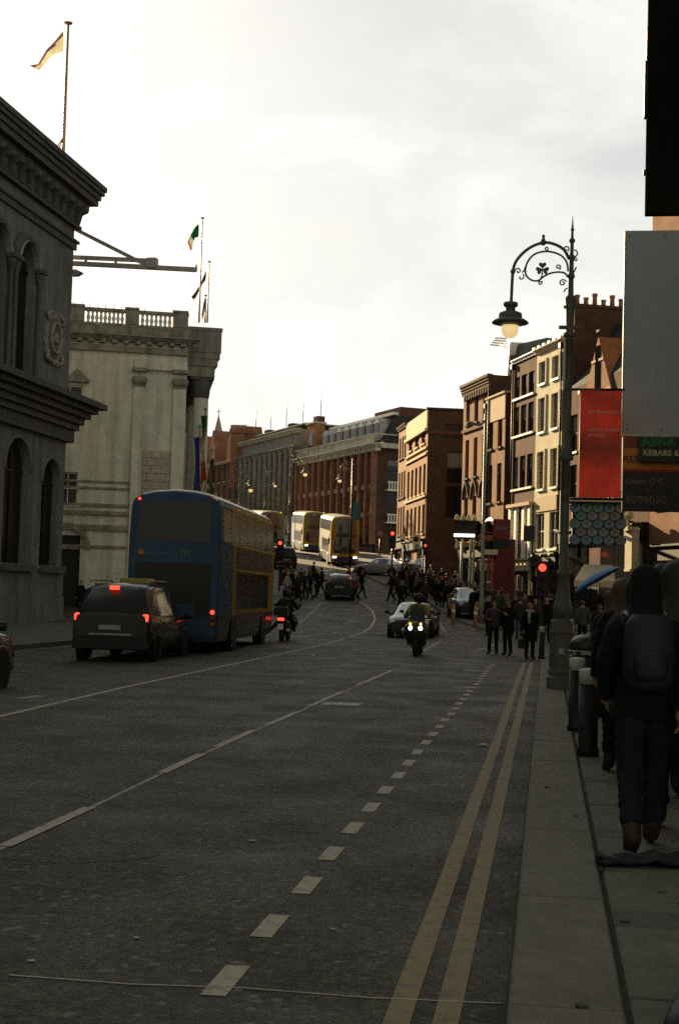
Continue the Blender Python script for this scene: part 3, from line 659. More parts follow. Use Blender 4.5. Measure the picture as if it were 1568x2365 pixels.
for r_ in range(nz_):
    n = 3; wv = (b - a) / n
    for c in range(-(r_ % 2), n):
        xa = max(a + .02, a + wv * (c + (r_ % 2) * .5)); xb = min(b - .02, a + wv * (c + 1 + (r_ % 2) * .5))
        if xb - xa > .1: MB().bev(0, xb - xa - .03, 0, dzz - .05, 0, .07, .03).build('stone', STONE, pr, (xa, .003, zz0 + r_ * dzz + dzz - .05), (R(90), 0, 0)) if False else MB().box(xa + .012, xb - .012, .003, .06 + random.uniform(0, .03), zz0 + r_ * dzz + .02, zz0 + (r_ + 1) * dzz - .02).build('stone', STONE, pr)
# balustrade
bal = thing('roof_balustrade', 'stone balustrade with baluster bays along the pale bank roof edge', 'balustrade', (WX, WY, zp0), R(200))
hB = zp1 - zp0
MB().box(.0, 16, -.25, .12, hB - .16, hB).box(0, 16, -.25, .12, .002, .14).build('rail', LIMED, bal)
bm_ = MB().lathe([(.1, .14), (.1, .2), (.06, .24), (.11, .42), (.055, hB - .32), (.08, hB - .25), (.1, hB - .2), (.1, hB - .162)], 8).mesh('baluster', LIME)
for pa, pb2 in ((400, 435), (290, 322), (162, 196)):
    a, b = wb(pb2, 735)[0], wb(pa, 735)[0]; MB().box(max(a, .002), b, -.3, .17, .145, hB - .165).box(max(a, .002) - .0, b + .04, -.34, .2, hB + .002, hB + .12).build('pedestal', LIMED, bal)
for pa, pb2 in ((325, 398), (200, 288)):
    a, b = wb(pb2, 735)[0], wb(pa, 735)[0]; n = int((b - a) / .215)
    for i in range(n): obj('baluster', bm_, bal, (a + (b - a) * (i + .5) / n, -.06, 0))
spike = MB().tube([(0, 0, 0), (.03, 0, .18), (.1, 0, .3)], [.02, .015, .006], 5).mesh('bird_spike', BLACK)
for i in range(10): obj('bird_spike', spike, bal, (2.4 + i * .42, -.05, hB), (0, 0, random.uniform(0, 6)))
# portico on the street front
po = Vector((WX - .7 * math.sin(R(20)), WY + .7 * math.cos(R(20)), 0)); pj = (X(509, 760, WY + .9) - po.x) / math.cos(R(20))
PT = thing('bank_portico', 'tall columned street portico of the pale bank hung with flags', 'portico', po, R(20))
za1, za0 = Zt(480, 748, WY), Zt(480, 806, WY); ze0 = Zt(470, 862, WY)
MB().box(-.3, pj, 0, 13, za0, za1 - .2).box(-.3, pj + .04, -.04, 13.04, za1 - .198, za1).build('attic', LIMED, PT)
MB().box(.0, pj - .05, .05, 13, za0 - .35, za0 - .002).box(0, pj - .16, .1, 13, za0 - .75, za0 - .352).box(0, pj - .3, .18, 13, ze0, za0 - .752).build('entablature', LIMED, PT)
colx = pj - .95
zcap = Zt(470, 910, WY)
for i in range(4):
    c = MB().lathe([(.62, 1.6), (.62, 1.9), (.5, 2.0), (.5, 5), (.42, zcap)], 20, (colx, .9 + i * 3.6, 0)).build('column', LIME, PT)
    cp = MB().lathe([(.42, zcap + .002), (.46, zcap + .1), (.5, zcap + .5), (.66, ze0 - .16), (.5, ze0 - .1)], 12, (colx, .9 + i * 3.6, 0)).box(colx - .65, colx + .65, .25 + i * 3.6, 1.55 + i * 3.6, ze0 - .15, ze0 - .003).build('capital', SOOTD, c)
MB().box(0, pj - .1, .1, 13, -1, 1.598).build('plinth', LIMED, PT)
for i in range(3): MB().box(.003, .06, 1.6 + i * 3.6 + .4, 4 + i * 3.6, 2, 6).box(.003, .06, 1.6 + i * 3.6 + .4, 4 + i * 3.6, 7.5, 11).build('window', GLASSD, PT)
gl = MB().box(colx - 1.05, colx - .75, .6, .9, 0, zcap - 2).build('inner_pier', LIME, PT)
def tri(j, k, n, s): return 0 if j < n / 3 else (1 if j < 2 * n / 3 else 2)
YR = WY + 2.5
def rel(pts, o): return [(at(a[0], a[1], o.y) - o, at(b[0], b[1], o.y) - o) for a, b in pts]
def roofpole(px, ptop, pyb, name, label, cloth, mats, Y=YR):
    o = at(px - 2, pyb, Y); flag(name, label, o, Zt(px, ptop, Y), .045, rel(cloth, o), mats)
roofpole(462, 505, 745, 'flagpole', 'tallest flagpole of the pale bank with Irish tricolour blown left', [((459, 517), (459, 548)), ((450, 524), (452, 549)), ((441, 541), (447, 556)), ((436, 553), (443, 576)), ((434, 560), (440, 578))], ([FGR, FWH, FOR], tri))
roofpole(481, 606, 745, 'flagpole', 'shorter flagpole of the pale bank with a dark narrow hanging flag', [((476, 625), (475, 650)), ((468, 642), (468, 658)), ((459, 662), (461, 672)), ((450, 678), (453, 686)), ((443, 686), (447, 693))], ([FDK, FWH], lambda j, k, n, s: 0 if k < 4 else 1), WY + 4.5)
roofpole(476, 684, 745, 'flagpole', 'lowest flagpole on the pale bank attic with furled navy flag', [((474, 686), (474, 720)), ((470, 700), (471, 735)), ((466, 725), (469, 742))], ([FBL, FWH], lambda j, k, n, s: 0 if k < 3 else 1), WY + 6)
def frontflag(label, px0, px1, py0, py1, mats, Y, poletop):
    o = Vector((WX + pj - 1.0, Y, Zt(px0, py1, Y)))
    t = thing('portico_flag', label, 'flag', o); top = at(poletop[0], poletop[1], Y) - o
    MB().tube([(0, 0, -.2), top], .05, 6).build('pole', BRASS, t); MB().lathe([(0, -.1), (.12, 0), (0, .12)], 8, top).build('finial', mat('green_finial', (.06, .22, .14)), t)
    bm = MB(); n = 10
    for i in range(n):
        for s in range(3):
            def P(u, v):
                px = px0 + (px1 - px0) * u + 3 * math.sin(v * 5 + u * 2); w = at(px, py0 + (py1 - py0) * v, Y) - o
                return Vector((w.x, .16 * math.sin(u * 7 + v * 2), w.z))
            q = [P(s / 3, i / n), P((s + 1) / 3, i / n), P((s + 1) / 3, (i + 1) / n), P(s / 3, (i + 1) / n)]; th = Vector((0, .015, 0))
            bm.add(q + [v + th for v in q], [(0, 1, 2, 3), (7, 6, 5, 4), (0, 4, 5, 1), (1, 5, 6, 2), (2, 6, 7, 3), (3, 7, 4, 0)], 0 if len(mats) == 1 else min(2, i * 3 // n))
    bm.build('cloth', mats, t)
frontflag('long navy blue flag hanging on the pale bank portico', 448, 463, 1010, 1160, [FBL], WY + .35, (462, 985))
frontflag('hanging Irish tricolour on the pale bank portico beside the navy flag', 464, 475, 960, 1110, [FGR, FWH, FRD], WY + .5, (475, 945))
frontflag('dark green flag hanging at the outer edge of the pale bank portico', 484, 492, 1060, 1170, [FDK], WY + .6, (489, 1040))
# ------------------------------------------------------------------ the terrace on the right, receding and bending left
P1, T1 = Vector((0.0, 78.0)), Vector((-math.sin(R(20.5)), math.cos(R(20.5))))
def p1(px, py=1100): return onray(px, P1, T1, py)
def zof(px, py, v): return Zt(px, py, v.y)
def rowz(B, px, pyb, pyt): v = onray(px, B.A, B.B - B.A, (pyb + pyt) / 2); return Zt(px, pyb, v.y) - B.zb, Zt(px, pyt, v.y) - Zt(px, pyb, v.y)
# white rendered house, four storeys, two windows wide
A, Bq = p1(1297, 1000), p1(1236, 1000); zb = g(A.y)
ztw = (Zt(1297, 786, A.y) + Zt(1236, 806, Bq.y)) / 2
def zr(px, pyt, pyb, P=P1, T=T1, base=0): v = onray(px, P, T, (pyt + pyb) / 2); z0, z1 = Zt(px, pyb, v.y), Zt(px, pyt, v.y); return z0 - base, z1 - z0
rows = [zr(1250, 837, 887, base=zb) + (2, 1.0), zr(1250, 920, 998, base=zb) + (2, 1.0), zr(1248, 1044, 1130, base=zb) + (2, 1.0), zr(1255, 1185, 1268, base=zb) + (2, 1.25)]
white = Block('rendered_house', 'cream rendered four storey house two windows wide in the sunlit terrace', A, Bq, zb, ztw, 9, CREAM, rows=rows, sill=WHITE, rev=.16, fm=mat('grey_sash_frame', (.30, .31, .29), .6), bars=(2, 2))
for r in rows[:3]:
    for k in range(2):
        c = white.L * (k + .5) / 2
        fr = MB()
        for a, b, c0, c1 in ((c - .66, c - .52, r[0], r[0] + r[1] + .14), (c + .52, c + .66, r[0], r[0] + r[1] + .14), (c - .52, c + .52, r[0] + r[1] + .002, r[0] + r[1] + .14)): fr.box(a, b, .003, .07, c0, c1)
        fr.build('architrave', CREAM, white.root)
z4 = rows[3][0]; MB().box(.5, white.L - .5, .003, .06, z4 + rows[3][1] + .1, rows[2][0] - .45).build('panel', CREAMST, white.root)
white.cornice(white.h - .25, white.h, .28, CREAM)
for k in range(6): MB().box(.2 + k * .8, .55 + k * .8, -.2, .14, white.h + .003, white.h + .2).build('coping_block', WHITE, white.root)
shopfront(white, .1, white.L - .1, zr(1250, 1290, 1340, base=zb)[0] + zr(1250, 1290, 1340)[1] + .2, BLACK, None, 2)
# brown brick house, three windows wide
A, Bq = p1(1235.6, 1000), p1(1182, 1000); zb = g(A.y)
BT = (Zt(1236, 808, A.y) + Zt(1182, 836, Bq.y)) / 2
rows = [zr(1190, 880, 930, base=zb) + (3, .95, .2, .1), zr(1188, 948, 1005, base=zb) + (3, .95, .2, .1), zr(1185, 1055, 1128, base=zb) + (3, .95, .2, .1)]
rows = [zr(1207, 866, 916, base=zb) + (3, .95, .2, .1), zr(1207, 935, 1003, base=zb) + (3, .95, .2, .1), zr(1207, 1052, 1127, base=zb) + (3, .95, .2, .1)]
brown = Block('brick_house', 'brown brick house three windows wide between the cream house and the lane', A, Bq, zb, BT, 9, BR_BRN, rows=rows, sill=WHITE, rev=.2, fm=BLACK)
brown.cornice(brown.h - .22, brown.h, .2, LEAD)
zq, hq = zr(1207, 1170, 1290, base=zb); n = 3
for k in range(4):
    c = brown.L * k / 3 + (.2 if k == 0 else (-.5 if k == 3 else -.15)); MB().box(c, c + .42, .01, .16, zq, zq + hq).build('white_pilaster', WHITE, brown.root)
MB().box(.3, brown.L - .1, .004, .02, zq, zq + hq - .2).build('shop_window', GLASSD, brown.root); MB().box(0, brown.L, .003, .3, zq + hq + .003, zq + hq + .2).build('fascia', CREAMST, brown.root)
shopfront(brown, .1, brown.L - .1, zq - .1, mat('cream_shopfront', (.42, .36, .22), .6), None, 3)
for B_, n_l, zl in ((brown, 6, zq - .35), (white, 3, zr(1250, 1290, 1340, base=zb)[0] + 1.6)):
    for i_l in range(n_l): MB().lathe([(0, -.07), (.055, -.03), (.05, .03), (0, .06)], 8, (B_.L * (i_l + .5) / n_l, .36, zl)).build('fascia_lamp', GLOBE, B_.root)
# lane gable: the orange house beyond the lane with its dark side wall
A = p1(1166, 1000); A = Vector((A.x, A.y)); Bq = p1(1122, 1000); zb = g(A.y)
OT = (Zt(1165, 905, A.y) + Zt(1122, 927, Bq.y)) / 2
rows = [zr(1143, 955, 1035, base=zb) + (2, .85, .1, .1), zr(1143, 1072, 1160, base=zb) + (2, .85, .1, .1)]
za_, ha_ = zr(1143, 1205, 1290, base=zb)
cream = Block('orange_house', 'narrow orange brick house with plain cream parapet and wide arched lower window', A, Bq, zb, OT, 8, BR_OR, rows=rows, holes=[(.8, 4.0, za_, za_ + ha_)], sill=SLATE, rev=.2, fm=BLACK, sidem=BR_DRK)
MB().box(-.02, cream.L, .003, .05, cream.h - 1.5, cream.h).build('parapet', CREAMST, cream.root); MB().box(-.08, cream.L, -.3, .14, cream.h + .003, cream.h + .12).build('coping', CREAMST, cream.root)
window(cream.root, .8, min(4.0, cream.L - .2), za_, za_ + ha_, BLACK, GLASSD, (3, 2), None); arch_fill(cream, (.8, 4.0, za_, za_ + ha_), BR_OR, .2); arch_hood(cream, (.8, 4.0, za_, za_ + ha_), BLACK, .3, .14)
shopfront(cream, .1, cream.L - .1, za_ - .1, mat('maroon_shopfront', (.10, .02, .018), .5), None, 2)
# tall orange brick house, pointed arches at the second floor
A, Bq = p1(1130, 1000), p1(1069, 1000); zb = g(A.y)
TT = (Zt(1130, 868, A.y) + Zt(1069, 890, Bq.y)) / 2
rows = [zr(1097, 905, 975, base=zb) + (3, .8, .15, .1), zr(1097, 1010, 1100, base=zb) + (3, .8, .15, .1), zr(1095, 1145, 1240, base=zb) + (3, .85, .15, .1)]
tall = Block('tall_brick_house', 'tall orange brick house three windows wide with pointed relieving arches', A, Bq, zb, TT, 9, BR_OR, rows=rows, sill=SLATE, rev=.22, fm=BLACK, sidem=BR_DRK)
tall.cornice(tall.h - .7, tall.h, .34, BR_BRN, .5)
for k in range(3):
    c = .15 + (tall.L - .25) * (k + .5) / 3; z = rows[2][0] + rows[2][1]
    for s in (-1, 1):
        MB().tube([(c + s * .7, .05, z - .1), (c + s * .45, .06, z + .55), (c, .06, z + 1.05)], .09, 4, smooth=False).build('pointed_arch', BR_DRK, tall.root)
MB().box(0, tall.L, .003, .12, rows[0][0] - .5, rows[0][0] - .3).build('string_course', BR_BRN, tall.root)
for k in range(4):
    c = tall.L * (k + .2) / 3.6; MB().lathe([(.14, 0), (.2, .1), (.1, .5), (.2, .62), (.0, .8)], 10, (c, .35, rows[2][0] - .7)).build('urn', CREAM, tall.root)
shopfront(tall, .1, tall.L - .1, rows[2][0] - .7, BLACK, None, 3)
# dark gabled house with tall chimneys right of the cream house
A, Bq = p1(1502, 1000), p1(1297.4, 1000); zb = g(A.y)
ze_ = Zt(1330, 905, Bq.y); L_ = (A - Bq).length
def gx_(px): return (onray(px, P1, T1, 1000) - A).length
gw = [(gx_(1440) + .3, gx_(1330) - .3)]
rows = [zr(1318, 960, 1045, base=zb) + (4, 1.0, .6, .4), zr(1318, 1075, 1160, base=zb) + (4, 1.0, .6, .4)]
gab = Block('gabled_house', 'dark brick house with steep slate roof, tall chimneys and a sunlit brick gable', A, Bq, zb, ze_, 10, BR_BRN, rows=rows, sill=WHITE, rev=.2, fm=BLACK, roof=False)
zrg = Zt(1400, 716, Bq.y - 4) - zb
MB().add([(0, 0, gab.h), (L_, 0, gab.h), (L_, -10, gab.h), (0, -10, gab.h), (0, -2.6, zrg), (L_, -2.6, zrg), (L_, -7, zrg), (0, -7, zrg)], [(0, 1, 5, 4), (4, 5, 6, 7), (2, 3, 7, 6), (0, 4, 7, 3), (1, 2, 6, 5)]).build('roof', SLATE, gab.root)
a, b = gx_(1414), gx_(1352); apex = Zt(1384, 782, P1.y - 6) - zb; mid_ = (a + b) / 2; bh = Zt(1384, 912, P1.y - 6) - zb
MB().prism([(a, bh - 1.5), (b, bh - 1.5), (b, bh), (mid_, apex), (a, bh)], -2.2, .12).build('brick_gable', BR_OR, gab.root)
MB().box(mid_ - .3, mid_ + .3, .122, .16, bh - .2, bh + 2.4).build('slit_window', MATTE, gab.root)
for z in (bh, bh + 1.6, bh + 3.1):
    hw = (b - a) / 2 * (1 - (z - bh) / (apex - bh)); MB().box(mid_ - hw, mid_ - .18, .122, .17, z, z + .12).box(mid_ + .18 if hw > .2 else mid_, mid_ + hw, .122, .17, z, z + .12).build('stone_band', CREAMST, gab.root)
ck_ = gab.chimney(L_ - 1.0, -.2, .92, 3.6, Zt(1302, 716, Bq.y) - zb - gab.h, BR_DRK, 0)
for i_p, s_p in enumerate((1, .8, 1.25, .7, 1.2, .9, 1.3)):
    MB().lathe([(.0, 0), (.15, 0), (.12, .4 * s_p), (.16, .45 * s_p), (.16, .55 * s_p), (.1, .57 * s_p), (.0, .57 * s_p)], 8, (L_ - .55, -.5 - i_p * .5, Zt(1302, 716, Bq.y) - zb + .18)).build('chimney_pot', POT, ck_)
gab.chimney(gx_(1392), -2.2, 1.8, 1.8, .35, SLATE, 3, zrg); gab.chimney(gx_(1440), -2.2, 2.6, 1.8, .45, SLATE, 4, zrg)
shopfront(gab, .2, L_ - .2, zr(1318, 1175, 1300, base=zb)[0] + zr(1318, 1175, 1300)[1] - 1.2, BLACK, None, 6)
px0 = gx_(1530); px1_ = gx_(1491); z0 = zr(1510, 1215, 1320, base=zb); pz0, pzh = z0
pil = MB().box(px0, px1_, .26, .62, pz0 + .12, pz0 + pzh - .2).box(px0 - .06, px1_ + .06, .24, .68, pz0, pz0 + .12).build('stone_pilaster', CREAM, gab.root)
MB().box(px0 + .05, px1_ - .05, .3, .85, pz0 + pzh - .198, pz0 + pzh).tube([(px0 + .1, .5, pz0 + pzh + .15), ((px0 + px1_) / 2, .8, pz0 + pzh + .35), (px1_ - .1, .7, pz0 + pzh + .55)], .16, 8).build('scroll_capital', CREAM, pil)
tc_ = Block('tall_corner_house', 'tall sunlit orange brick house glimpsed between the black hoarding and the grey board', p1(1720, 700), p1(1503.5, 700), 0, Zt(1520, 440, 64), 9, BR_OR, rows=[(6, 2.2, 4, 1.1), (10, 2.2, 4, 1.1), (13.5, 1.9, 4, 1.1)], rev=.2, fm=BLACK, sill=CREAMST)
tc_.cornice(tc_.h - .5, tc_.h, .4, CREAMST); shopfront(tc_, .2, tc_.L - .2, 4.2, BLACK, None, 3)
for i_b in range(4): MB().box(.4 + i_b * .5, .52 + i_b * .5, .003, .16, tc_.h - 3.4, tc_.h - .6).build('brick_rib', CREAMST, tc_.root)
# cream gable peeping out beside the grey board
Av = Vector((6.5, 74)); cg = Block('cream_gable_house', 'cream rendered gable end seen between the brick gable and the grey board', at(1475, 1000, 71).xy, at(1411, 1000, 73).xy, 2, Zt(1420, 918, 73), 5, CREAM, roof=False)
# keep it behind the slate roof line: a narrow gable wall
MB().prism([(0, cg.h), (cg.L, cg.h), (0, cg.h + 2.8)], -3, 0).build('gable', CREAM, cg.root)
for B_, xs_p in ((white, (.12,)), (brown, (brown.L - .12,)), (tall, (.1,)), (cream, (cream.L - .1,)), (gab, (gx_(1345) + .15,))):
    for x_p in xs_p:
        MB().tube([(x_p, .07, 3.6), (x_p, .07, B_.h - .3)], .055, 8).box(x_p - .14, x_p + .14, .004, .2, B_.h - .5, B_.h - .22).build('downpipe', BLACK, B_.root)
for B_ in (white, brown, tall):
    a_r = MB().tube([(1.4, -3, B_.h - .4), (1.4, -3, B_.h + 1.6)], .03, 5)
    for z_a in (1.1, 1.3, 1.5): a_r.tube([(1.0, -3, B_.h + z_a), (1.8, -3, B_.h + z_a)], .012, 4)
    a_r.build('aerial', STEEL, B_.root)
# white stair tower and roof louvre behind the lane
tw = thing('stair_tower', 'tall white modern stair tower with roof louvre rising behind the orange houses', 'tower', at(1150, 1200, 97))
tl = tw.location; TT_ = (-math.sin(R(11)), math.cos(R(11))); PT_ = at(1172, 850, 95)
def tq(px, py): v = onray(px, PT_, TT_, py); return Vector((v.x, v.y, Zt(px, py, v.y))) - tl
q = [tq(1137, 906), tq(1168, 906), tq(1177, 790), tq(1153, 792)]; back_ = Vector((1.2, .25, 0))
MB().add(q + [p + back_ for p in q], [(0, 1, 2, 3), (7, 6, 5, 4), (0, 4, 5, 1), (1, 5, 6, 2), (2, 6, 7, 3), (3, 7, 4, 0)]).build('white_wall', mat('white_wall_panel', (.82, .80, .74), .35, var=.04), tw)
MB().box(q[2].x + .06, q[2].x + 1.7, q[2].y - .1, q[2].y + 3.5, -8, q[2].z - .9).build('dark_wall', mat('dark_cladding', (.06, .058, .05), .7), tw)
for i in range(4):
    a, b = at(1131 + 4 * i, 796 - 5 * i, 97) - tl, at(1166 + 1 * i, 800 - 6 * i, 97) - tl
    MB().tube([a, b], .07, 4, smooth=False).build('louvre_blade', WHITE, tw)
ph = Block('roof_pavilion', 'dark glazed rooftop pavilion behind the brown brick house', at(1262, 800, 92).xy, at(1182, 800, 95).xy, 3, Zt(1215, 786, 93), 6, mat('pavilion_cladding', (.13, .13, .115), .5), rows=[(Zt(1215, 815, 93) - 3.6, .7, 4, 1.1)], rev=.1, fm=LEAD)

# ------------------------------------------------------------------ the block beyond the side street: dark gable wall facing us
P2, T2 = Vector((X(985.5, 1100, 101), 101.0)), Vector((-math.sin(R(15)), math.cos(R(15))))
A, Bq = P2, onray(938, P2, T2, 1100); zb = g(101) - .3; zt2 = Zt(986, 946, 101)
def zr2(px, t, b): return zr(px, t, b, P2, T2, zb)
rows = [zr2(962, 1008, 1034) + (3, 1.6, .4, .3), zr2(962, 1080, 1145) + (5, .98, .2, .2), zr2(962, 1170, 1235) + (5, .98, .2, .2)]
d_ = 11.0
sr = [(Zt(1030, 1010, 101) - zb, 1.0, d_ - 3.9, 2.7), (Zt(1030, 1115, 101) - zb, 2.3, d_ - 3.3, 1.9), (Zt(1030, 1195, 101) - zb, 2.3, d_ - 3.3, 1.9)]
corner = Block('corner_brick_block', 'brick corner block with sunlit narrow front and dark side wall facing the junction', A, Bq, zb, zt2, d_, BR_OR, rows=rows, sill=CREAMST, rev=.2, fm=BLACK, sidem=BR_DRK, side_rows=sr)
MB().box(0, corner.L, .003, .1, corner.h - 1.3, corner.h).box(0, corner.L, .003, .24, corner.h - 1.5, corner.h - 1.303).build('parapet', CREAMST, corner.root)
for z in (rows[0][0] - .5, rows[1][0] + rows[1][1] + .6, rows[2][0] + rows[2][1] + .5): MB().box(0, corner.L, .003, .14, z, z + .14).build('string_course', CREAMST, corner.root)
MB().box(-.12, .14, -d_, .14, corner.h + .003, corner.h + .16).build('coping', SLATE, corner.root)
MB().box(-.08, -.003, -d_, 0, corner.h - 1.75, corner.h - 1.5).build('brick_band', BR_BRN, corner.root)
corner.chimney(1.4, -4, 1.2, .8, 1.0, BR_DRK, 3)
shopfront(corner, .1, corner.L - .1, rows[2][0] - .5, BLACK, None, 3)
A2, B2 = onray(937.6, P2, T2, 1100), onray(919, P2, T2, 1100)
rows = [zr2(928, 1010, 1060) + (3, .8, .2, .2), zr2(928, 1090, 1150) + (3, .8, .2, .2), zr2(928, 1170, 1235) + (3, .8, .2, .2)]
nar = Block('narrow_brick_house', 'narrow orange brick house at the far end of the sunlit corner block', A2, B2, zb, Zt(930, 976, A2.y), 9, BR_OR, rows=rows, rev=.2, fm=BLACK, sill=SLATE)
nar.cornice(nar.h - .3, nar.h, .25, BR_BRN); shopfront(nar, .1, nar.L - .1, rows[2][0] - .5, BLACK, None, 2)

# ------------------------------------------------------------------ Victorian brick block with mansard and dormers
P3, T3 = Vector((X(870, 1100, 150), 150.0)), Vector((-math.sin(R(31.5)), math.cos(R(31.5))))
A, Bq = P3, onray(690, P3, T3, 1100); zb = g(158); zc3 = Zt(870, 1026, 150) - zb
def zr3(px, t, b): return zr(px, t, b, P3, T3, zb)
nb = 12
rows = [zr3(800, 1068, 1122) + (nb, 1.35), zr3(800, 1133, 1185) + (nb, 1.35), zr3(800, 1200, 1240) + (nb // 2, 3.0)]
vic = Block('victorian_block', 'long Victorian brick block with dormered mansard roof and white balustraded cornice', A, Bq, zb, zb + zc3, 16, BR_BRN, rows=rows, rev=.3, fm=BLACK, gm=GLASSD, sidem=BR_DRK, side_rows=[(rows[0][0], 2.4, 11.4, 3.4), (rows[1][0], 2.6, 11.4, 3.4)], roof=False)
for i in range(nb + 1):
    x = min(max(vic.L * i / nb - .25, 0), vic.L - .5); MB().box(x, x + .5, .004, .55, .5, zc3 - .5).build('brick_pilaster', BR_RED, vic.root)
for z in (rows[0][0] - .75, rows[1][0] - .65): tag(MB().box(.01, vic.L, .003, .2, z, z + .5).build('spandrel_band', LIME, vic.root))
vic.cornice(zc3 - .45, zc3 + .1, .95, LIME, .7, side=True)
MB().box(-.95, -.02, -16, -.0, zc3 - .42, zc3 + .1).build('side_cornice', LIME, vic.root)
bal2 = MB().box(-.7, vic.L, .45, .6, zc3 + 1.0, zc3 + 1.12)
for i in range(int(vic.L / .45)): bal2.box(.45 * i, .45 * i + .14, .47, .58, zc3 + .1, zc3 + 1.0)
bal2.box(-.72, -.58, -14, .6, zc3 + 1.0, zc3 + 1.12); tag(bal2.build('balustrade', LIME, vic.root), kind='stuff')
zm = zc3 + 3.4
LR = vic.L * .8
MB().add([(-.2, -.5, zc3), (LR, -.5, zc3), (LR, -15, zc3), (-.2, -15, zc3), (.8, -2.4, zm), (LR, -2.4, zm), (LR, -14, zm), (.8, -14, zm)], [(0, 1, 5, 4), (4, 5, 6, 7), (2, 3, 7, 6), (3, 0, 4, 7), (1, 2, 6, 5)]).build('mansard_roof', SLATE, vic.root)
MB().box(.5, LR + .2, -2.6, -2.0, zm + .003, zm + .3).build('roof_flashing', mat('bright_lead_roll', (.6, .58, .5), .3, var=.1), vic.root)
for i in range(8):
    x = 1.0 + (LR - 1.6) * i / 8
    d = MB().box(x, x + 1.5, -2.5, -.7, zc3 + .6, zc3 + 2.5).prism([(x - .15, zc3 + 2.5), (x + 1.65, zc3 + 2.5), (x + .75, zc3 + 3.1)], -2.6, -.6).build('dormer', LEAD, vic.root)
    MB().box(x + .2, x + 1.3, -.698, -.66, zc3 + .8, zc3 + 2.4).build('dormer_window', GLASSD, d)
MB().box(LR + .6, LR + 3.2, -1.6, -.4, zc3, zc3 + 4.2).build('roof_brick_dormer', BR_OR, vic.root); MB().box(LR + .4, LR + 3.4, -1.8, -.2, zc3 + 4.2, zc3 + 4.4).build('coping', LIME, vic.root)
MB().box(LR + 1.3, LR + 2.5, -.39, -.36, zc3 + .8, zc3 + 3.2).build('dormer_window', GLASSD, vic.root)
MB().box(5, 12, -9, -5, zm + .01, zm + 1.6).build('roof_plant_room', BR_BRN, vic.root)
shopfront(vic, .3, vic.L - .3, rows[2][0] - .2, BLACK, None, 8)
# side balconies of the Victorian corner
for z in (rows[0][0] - 1.0, rows[1][0] - 1.4):
    bb = MB().box(-.7, -.003, -5, -1.0, z, z + .18)
    for i in range(12): bb.box(-.68, -.58, -4.9 + i * .33, -4.76 + i * .33, z + .18, z + .9)
    bb.box(-.7, -.55, -5, -1, z + .9, z + 1.02).build('balcony', WHITE, vic.root)
# grey classical building, further along the bend
A = onray(688, P3, T3, 1100); Bq = onray(556, P3, T3, 1100); zb = g(A.y) - .5; zt4 = Zt(689, 990, A.y)
def zr4(px, t, b): return zr(px, t, b, P3, T3, zb)
rows = [zr4(640, 1060, 1105) + (9, 1.0, 2, 2), zr4(640, 1125, 1175) + (9, 1.1, 2, 2)]
grey = Block('grey_classical_building', 'grey stone classical building with deep attic cornice beyond the Victorian brick block', A, Bq, zb, zt4, 18, GRANITE, rows=rows, rev=.3, fm=BLACK, gm=GLASSD)
for i in range(11): x = 1.2 + (grey.L - 2.6) * i / 10; MB().lathe([(.4, rows[1][0] - 1), (.34, rows[0][0] + rows[0][1] + .4), (.45, rows[0][0] + rows[0][1] + .9)], 8, (x, .42, 0)).build('column', GRANITE, grey.root)
zz = Zt(686, 1028, A.y) - zb; grey.cornice(zz - .7, zz, .9, LIMED, 0, 'cornice'); grey.cornice(grey.h - .5, grey.h, .8, LIME, 0, 'attic_cornice')
MB().box(2, grey.L, -7, -2, grey.h + .003, grey.h + .9).build('roof_storey', SLATE, grey.root); MB().box(1.8, grey.L, -7.2, -1.4, grey.h + .9, grey.h + 1.05).build('roof_edge', LIME, grey.root)
for i in range(3): MB().box(4 + i * 9, 5.4 + i * 9, -5, -4, grey.h + 1.053, grey.h + 2.3).build('chimney', BR_BRN, grey.root)
rt4 = MB()
for i in range(5): rt4.tube([(3 + i * 6, -4, grey.h + 2), (3 + i * 6, -4, grey.h + 5.5 - (i % 2))], .05, 4)
tag(rt4.build('aerial', BLACK, grey.root))
# red brick gabled building at the far end, its chimney stack and a church spire
A = onray(554, P3, T3, 1100); Bq = onray(440, P3, T3, 1100); zb = g(A.y) - .5; zt5 = Zt(540, 1058, A.y)
rows = [zr(530, 1075, 1110, P3, T3, zb) + (9, .9), zr(530, 1120, 1155, P3, T3, zb) + (9, .9)]
far = Block('far_red_gabled_building', 'far red brick building with dark gabled roof and stacked chimney by the spire', A, Bq, zb, zt5, 16, BR_BRN, rows=rows, rev=.25, fm=BLACK, gm=GLASSD, roof=False, sill=CREAMST)
far.cornice(far.h - .3, far.h, .5, CREAMST, 0)
zq_ = Zt(540, 1018, A.y) - zb
MB().add([(0, 0, far.h), (far.L, 0, far.h), (far.L, -14, far.h), (0, -14, far.h), (0, -5, zq_), (far.L, -5, zq_), (far.L, -9, zq_), (0, -9, zq_)], [(0, 1, 5, 4), (4, 5, 6, 7), (2, 3, 7, 6), (0, 4, 7, 3), (1, 2, 6, 5)]).build('roof', SLATE, far.root)
for i in range(5):
    x = 3 + i * 8; MB().prism([(x, far.h), (x + 2.6, far.h), (x + 2.6, far.h + 2.4), (x + 1.3, far.h + 5), (x, far.h + 2.4)], -4.5, .06).build('brick_gable', BR_RED, far.root)
ch = thing('brick_chimney_stack', 'broad red chimney stack with a row of pots between spire and grey building', 'chimney', at(549, 1025, 188))
cl = ch.location; w_ = X(565, 1000, 188) - X(533, 1000, 188); hC = Zt(549, 992, 188) - cl.z
MB().box(-w_ / 2, w_ / 2, 0, 2, -6, hC).box(-w_ / 2 - .2, w_ / 2 + .2, -.2, 2.2, hC - .5, hC - .01).build('stack', BR_RED, ch)
